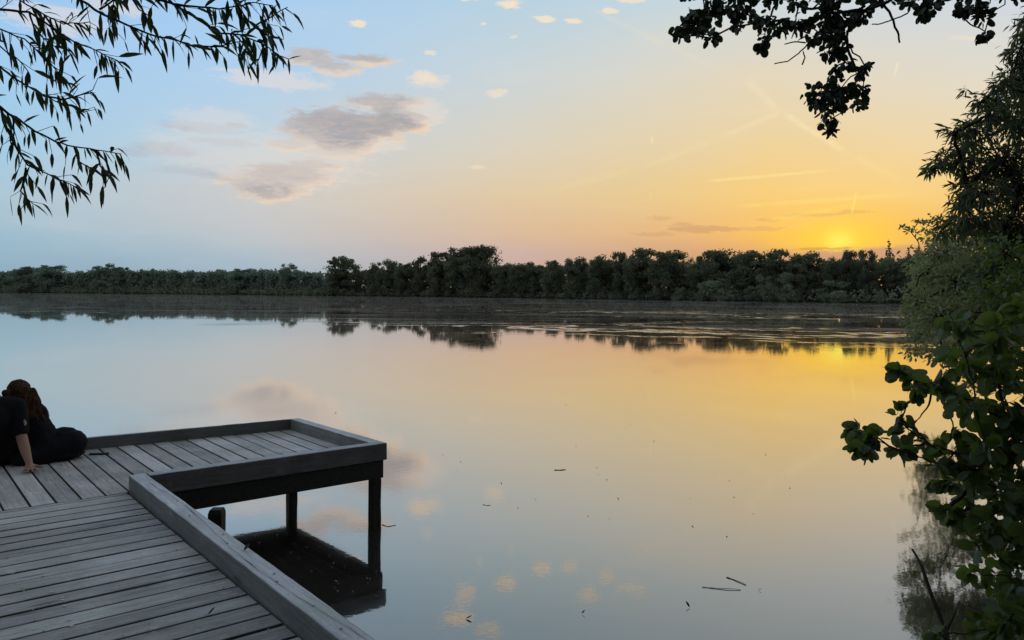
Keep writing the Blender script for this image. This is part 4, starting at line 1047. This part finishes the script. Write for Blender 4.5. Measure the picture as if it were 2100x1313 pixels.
def man_body(bm):
    head(bm, m_hd, f2)
    capsule(bm, m_hd-Z*.06-f2*.02, m_sh+Z*.02, .057, .064)
    chain(bm, [(mp, .13), (mp+Z*.15-f2*.04, .125), (m_sh-Z*.1, .135), (m_sh, .10)])
    chain(bm, [(m_ls, .065), (m_sh, .085), (m_rs, .062)])
    chain(bm, [(m_rs, .056), (m_el, .047), (m_el.lerp(m_hand, .45), .044), (m_hand+Vector((-.018, .015, .045)), .028)])
    # right hand: palm on the boards, five fingers spread towards the camera
    w_ = m_hand+Vector((-.018, .015, .035)); fd = Vector((.50, -.86, 0)).normalized(); sd = Vector((.86, .5, 0))
    palm = m_hand + fd*.03 + Z*.004
    capsule(bm, w_, palm+Z*.008, .027, .022)
    for q in (-.032, -.011, .011, .031): capsule(bm, w_+sd*q*.5, palm+sd*q+fd*.015, .016, .0125)
    for q, L, sp_ in ((-.034, .072, -.28), (-.012, .082, -.06), (.011, .078, .14), (.032, .062, .36)):
        a = palm+sd*q+fd*.018+Z*.004; d = (fd+sd*sp_).normalized()
        chain(bm, [(a, .0115), (a+d*L*.5+Z*.006, .0100), (a+d*L-Z*.006, .0085)])
    a = w_+sd*.022-Z*.008; chain(bm, [(a, .016), (a+sd*.045+fd*.012-Z*.010, .0125), (a+sd*.075+fd*.035-Z*.016, .0095)])
    # left arm forward, legs over the rail
    e2 = m_ls-r2*.08-Z*.22+f2*.1; h2 = e2+f2*.2-Z*.05
    chain(bm, [(m_ls, .055), (e2, .045), (h2, .03)])
    for k in range(4): 
        a = h2+r2*(.02*(k-1.5)); chain(bm, [(a, .012), (a+f2*.05, .011), (a+f2*.085-Z*.02, .009)])
    chain(bm, [(h2+r2*.02, .014), (h2+r2*.045+f2*.03, .011), (h2+r2*.05+f2*.06, .009)])
    for q in (-1, 1):
        hip = mp+r2*(.10*q); kn_ = mp+r2*(.13*q)+f2*.43+Z*.17; ft = kn_+f2*.10-Z*.42
        chain(bm, [(hip, .09), (kn_, .062), (ft, .042), (ft+f2*.16-Z*.03, .035)])
remeshed('body', man_body, M['skin'], man, .0075, 4)
def man_shirt(bm):
    chain(bm, [(mp+Z*.02, .145), (mp+Z*.17-f2*.04, .148), (m_sh-Z*.1, .152), (m_sh-Z*.015, .112)])
    chain(bm, [(m_ls, .08), (m_sh-Z*.01, .1), (m_rs+Vector((-.01, 0, -.005)), .083)])
    chain(bm, [(m_rs, .078), (m_rs.lerp(m_el, .55), .076), (m_rs.lerp(m_el, .86), .074)])
    e2 = m_ls-r2*.08-Z*.22+f2*.1; chain(bm, [(m_ls, .076), (m_ls.lerp(e2, .8), .072)])
remeshed('t_shirt', man_shirt, M['cloth'], man, .009, 4, wrinkle=.006)
def man_trs(bm):
    ell(bm, mp-Z*.0, (.19, .15, .115), YAW)
    for q in (-1, 1):
        hip = mp+r2*(.10*q); kn_ = mp+r2*(.13*q)+f2*.43+Z*.17; ft = kn_+f2*.10-Z*.36
        chain(bm, [(hip, .105), (kn_, .08), (ft, .062)])
remeshed('trousers', man_trs, M['cloth'], man, .011, 4, wrinkle=.006)
remeshed('hair', lambda bm: (ell(bm, m_hd+Z*.03-f2*.018, (.084, .10, .092), YAW)), M['hair'], man, .008, 4, wrinkle=.004)
def patch(bm):
    c = m_rs.lerp(m_el, .62) + Vector((.072, -.028, -.002)); ell(bm, c, (.012, .012, .022), YAW)
    ell(bm, c+Z*.024+Vector((-.004, -.004, 0)), (.010, .010, .010), YAW)
remeshed('sleeve_print', patch, M['logo'], man, .004, 2)
# --- woman, legs folded to her right, leaning on the man
wp = Vector((-4.39, 6.97, DECK+.12))
wom = empty('person', (wp.x, wp.y, DECK), 'person with long brown hair in black clothes, leaning on the other, legs folded aside', 'person', 'couple sitting on the jetty')
w_sh = dep(57, 829, 6.95); w_hd = Vector((-4.575, 6.88, 1.335)); w_rs = dep(82, 844, 6.97); w_ls = w_sh - r2*.14 - Z*.03
w_el = dep(93, 853, 7.10); w_hn = w_el + f2*.16 - Z*.10 - r2*.06
w_kn = Vector((-4.145, 7.06, DECK+.15)); w_ft = Vector((-4.42, 6.80, DECK+.06))
def wom_body(bm):
    head(bm, w_hd, f2, .93)
    capsule(bm, w_hd-Z*.05, w_sh+Z*.0, .048, .054)
    chain(bm, [(wp, .125), (wp.lerp(w_sh, .35), .105), (w_sh-Z*.1, .115), (w_sh-Z*.02, .085)])
    chain(bm, [(w_ls, .052), (w_sh-Z*.01, .07), (w_rs, .052)])
    chain(bm, [(w_rs, .047), (w_el, .037), (w_hn, .024)])
    chain(bm, [(w_hn, .022), (w_hn+f2*.05-Z*.01, .021)])
    for k in range(4):
        a = w_hn+f2*.05+r2*(.016*(k-1.5)); chain(bm, [(a, .0095), (a+f2*.035-Z*.004, .0088), (a+f2*.065-Z*.02, .0072)])
    chain(bm, [(w_hn+f2*.01-r2*.02, .011), (w_hn+f2*.035-r2*.042, .009), (w_hn+f2*.06-r2*.045, .008)])
    e2 = w_ls+f2*.12-Z*.22; chain(bm, [(w_ls, .045), (e2, .036), (e2+f2*.18+Z*.02, .026)])
    for q, (k_, ft) in enumerate(((w_kn, w_ft), (w_kn+f2*.16-r2*.05, w_ft+f2*.2))):
        hip = wp+r2*(.09 if q == 0 else -.02)+f2*(.1*q); chain(bm, [(hip, .095), (k_, .062), (ft, .04), (ft-r2*.1-Z*.01, .03)])
remeshed('body', wom_body, M['skin'], wom, .009, 4)
def wom_dress(bm):
    chain(bm, [(wp-Z*.0, .155), (wp.lerp(w_sh, .35)+r2*.005, .135), (w_sh-Z*.11+r2*.01, .14), (w_sh-Z*.025, .098)])
    ell(bm, wp+r2*.03+Z*.0, (.22, .17, .118), YAW)
    chain(bm, [(w_ls, .066), (w_sh-Z*.015, .085), (w_rs, .064)])
    chain(bm, [(w_rs, .056), (w_rs.lerp(w_el, .55), .052)])
    for q, (k_, ft) in enumerate(((w_kn, w_ft), (w_kn+f2*.16-r2*.05, w_ft+f2*.2))):
        hip = wp+r2*(.09 if q == 0 else -.02)+f2*(.1*q); chain(bm, [(hip, .135), (k_-r2*.02+Z*.005, .118), (k_.lerp(ft, .8)-Z*.02, .09), (ft+Z*.01, .075), (ft-r2*.08, .06)])
    ell(bm, wp+r2*.12-Z*.075-f2*.02, (.22, .18, .045), YAW)
    ell(bm, wp+r2*.17+Z*.035, (.15, .15, .145), YAW)
remeshed('dress', wom_dress, M['cloth'], wom, .010, 5, wrinkle=.008)
def wom_hair(bm):
    ell(bm, w_hd+Z*.022-f2*.02, (.094, .108, .100), YAW)
    ell(bm, w_hd-Z*.04-f2*.05, (.105, .07, .115), YAW)
    ell(bm, w_hd-Z*.03+f2*.01, (.098, .085, .09), YAW)
    for k in range(9):
        o_ = (k-4)*.026; a = w_hd+Z*.01-f2*.07+r2*(o_+.0)
        chain(bm, [(a, .03), (a-Z*.10+r2*.035-f2*.015, .032), (a-Z*.19+r2*(.065+.02*math.sin(k*2.1))-f2*.03, .022), (a-Z*(.25+.02*math.sin(k*3.3))+r2*.09-f2*.04, .010)])
    ell(bm, w_hd-Z*.06+r2*.045-f2*.03, (.085, .075, .10), YAW)
    for k in range(5):
        a = w_hd+r2*.075-f2*.03+Z*.01+f2*(.02*k); chain(bm, [(a, .032), (a-Z*.10+r2*.05, .034), (a-Z*.18+r2*.10, .024), (a-Z*.24+r2*.13, .009)])
remeshed('hair', wom_hair, M['hair'], wom, .0075, 2, wrinkle=.010)

# ------------------------------------------------------------------ render settings
SC.render.engine = 'CYCLES'
SC.view_settings.view_transform = 'Standard'; SC.view_settings.look = 'None'; SC.view_settings.exposure = 0; SC.view_settings.gamma = 1
SC.cycles.use_denoising = True
SC.cycles.max_bounces = 8; SC.cycles.diffuse_bounces = 3; SC.cycles.glossy_bounces = 4; SC.cycles.transmission_bounces = 4
SC.cycles.sample_clamp_indirect = 4.0
SC.render.film_transparent = False
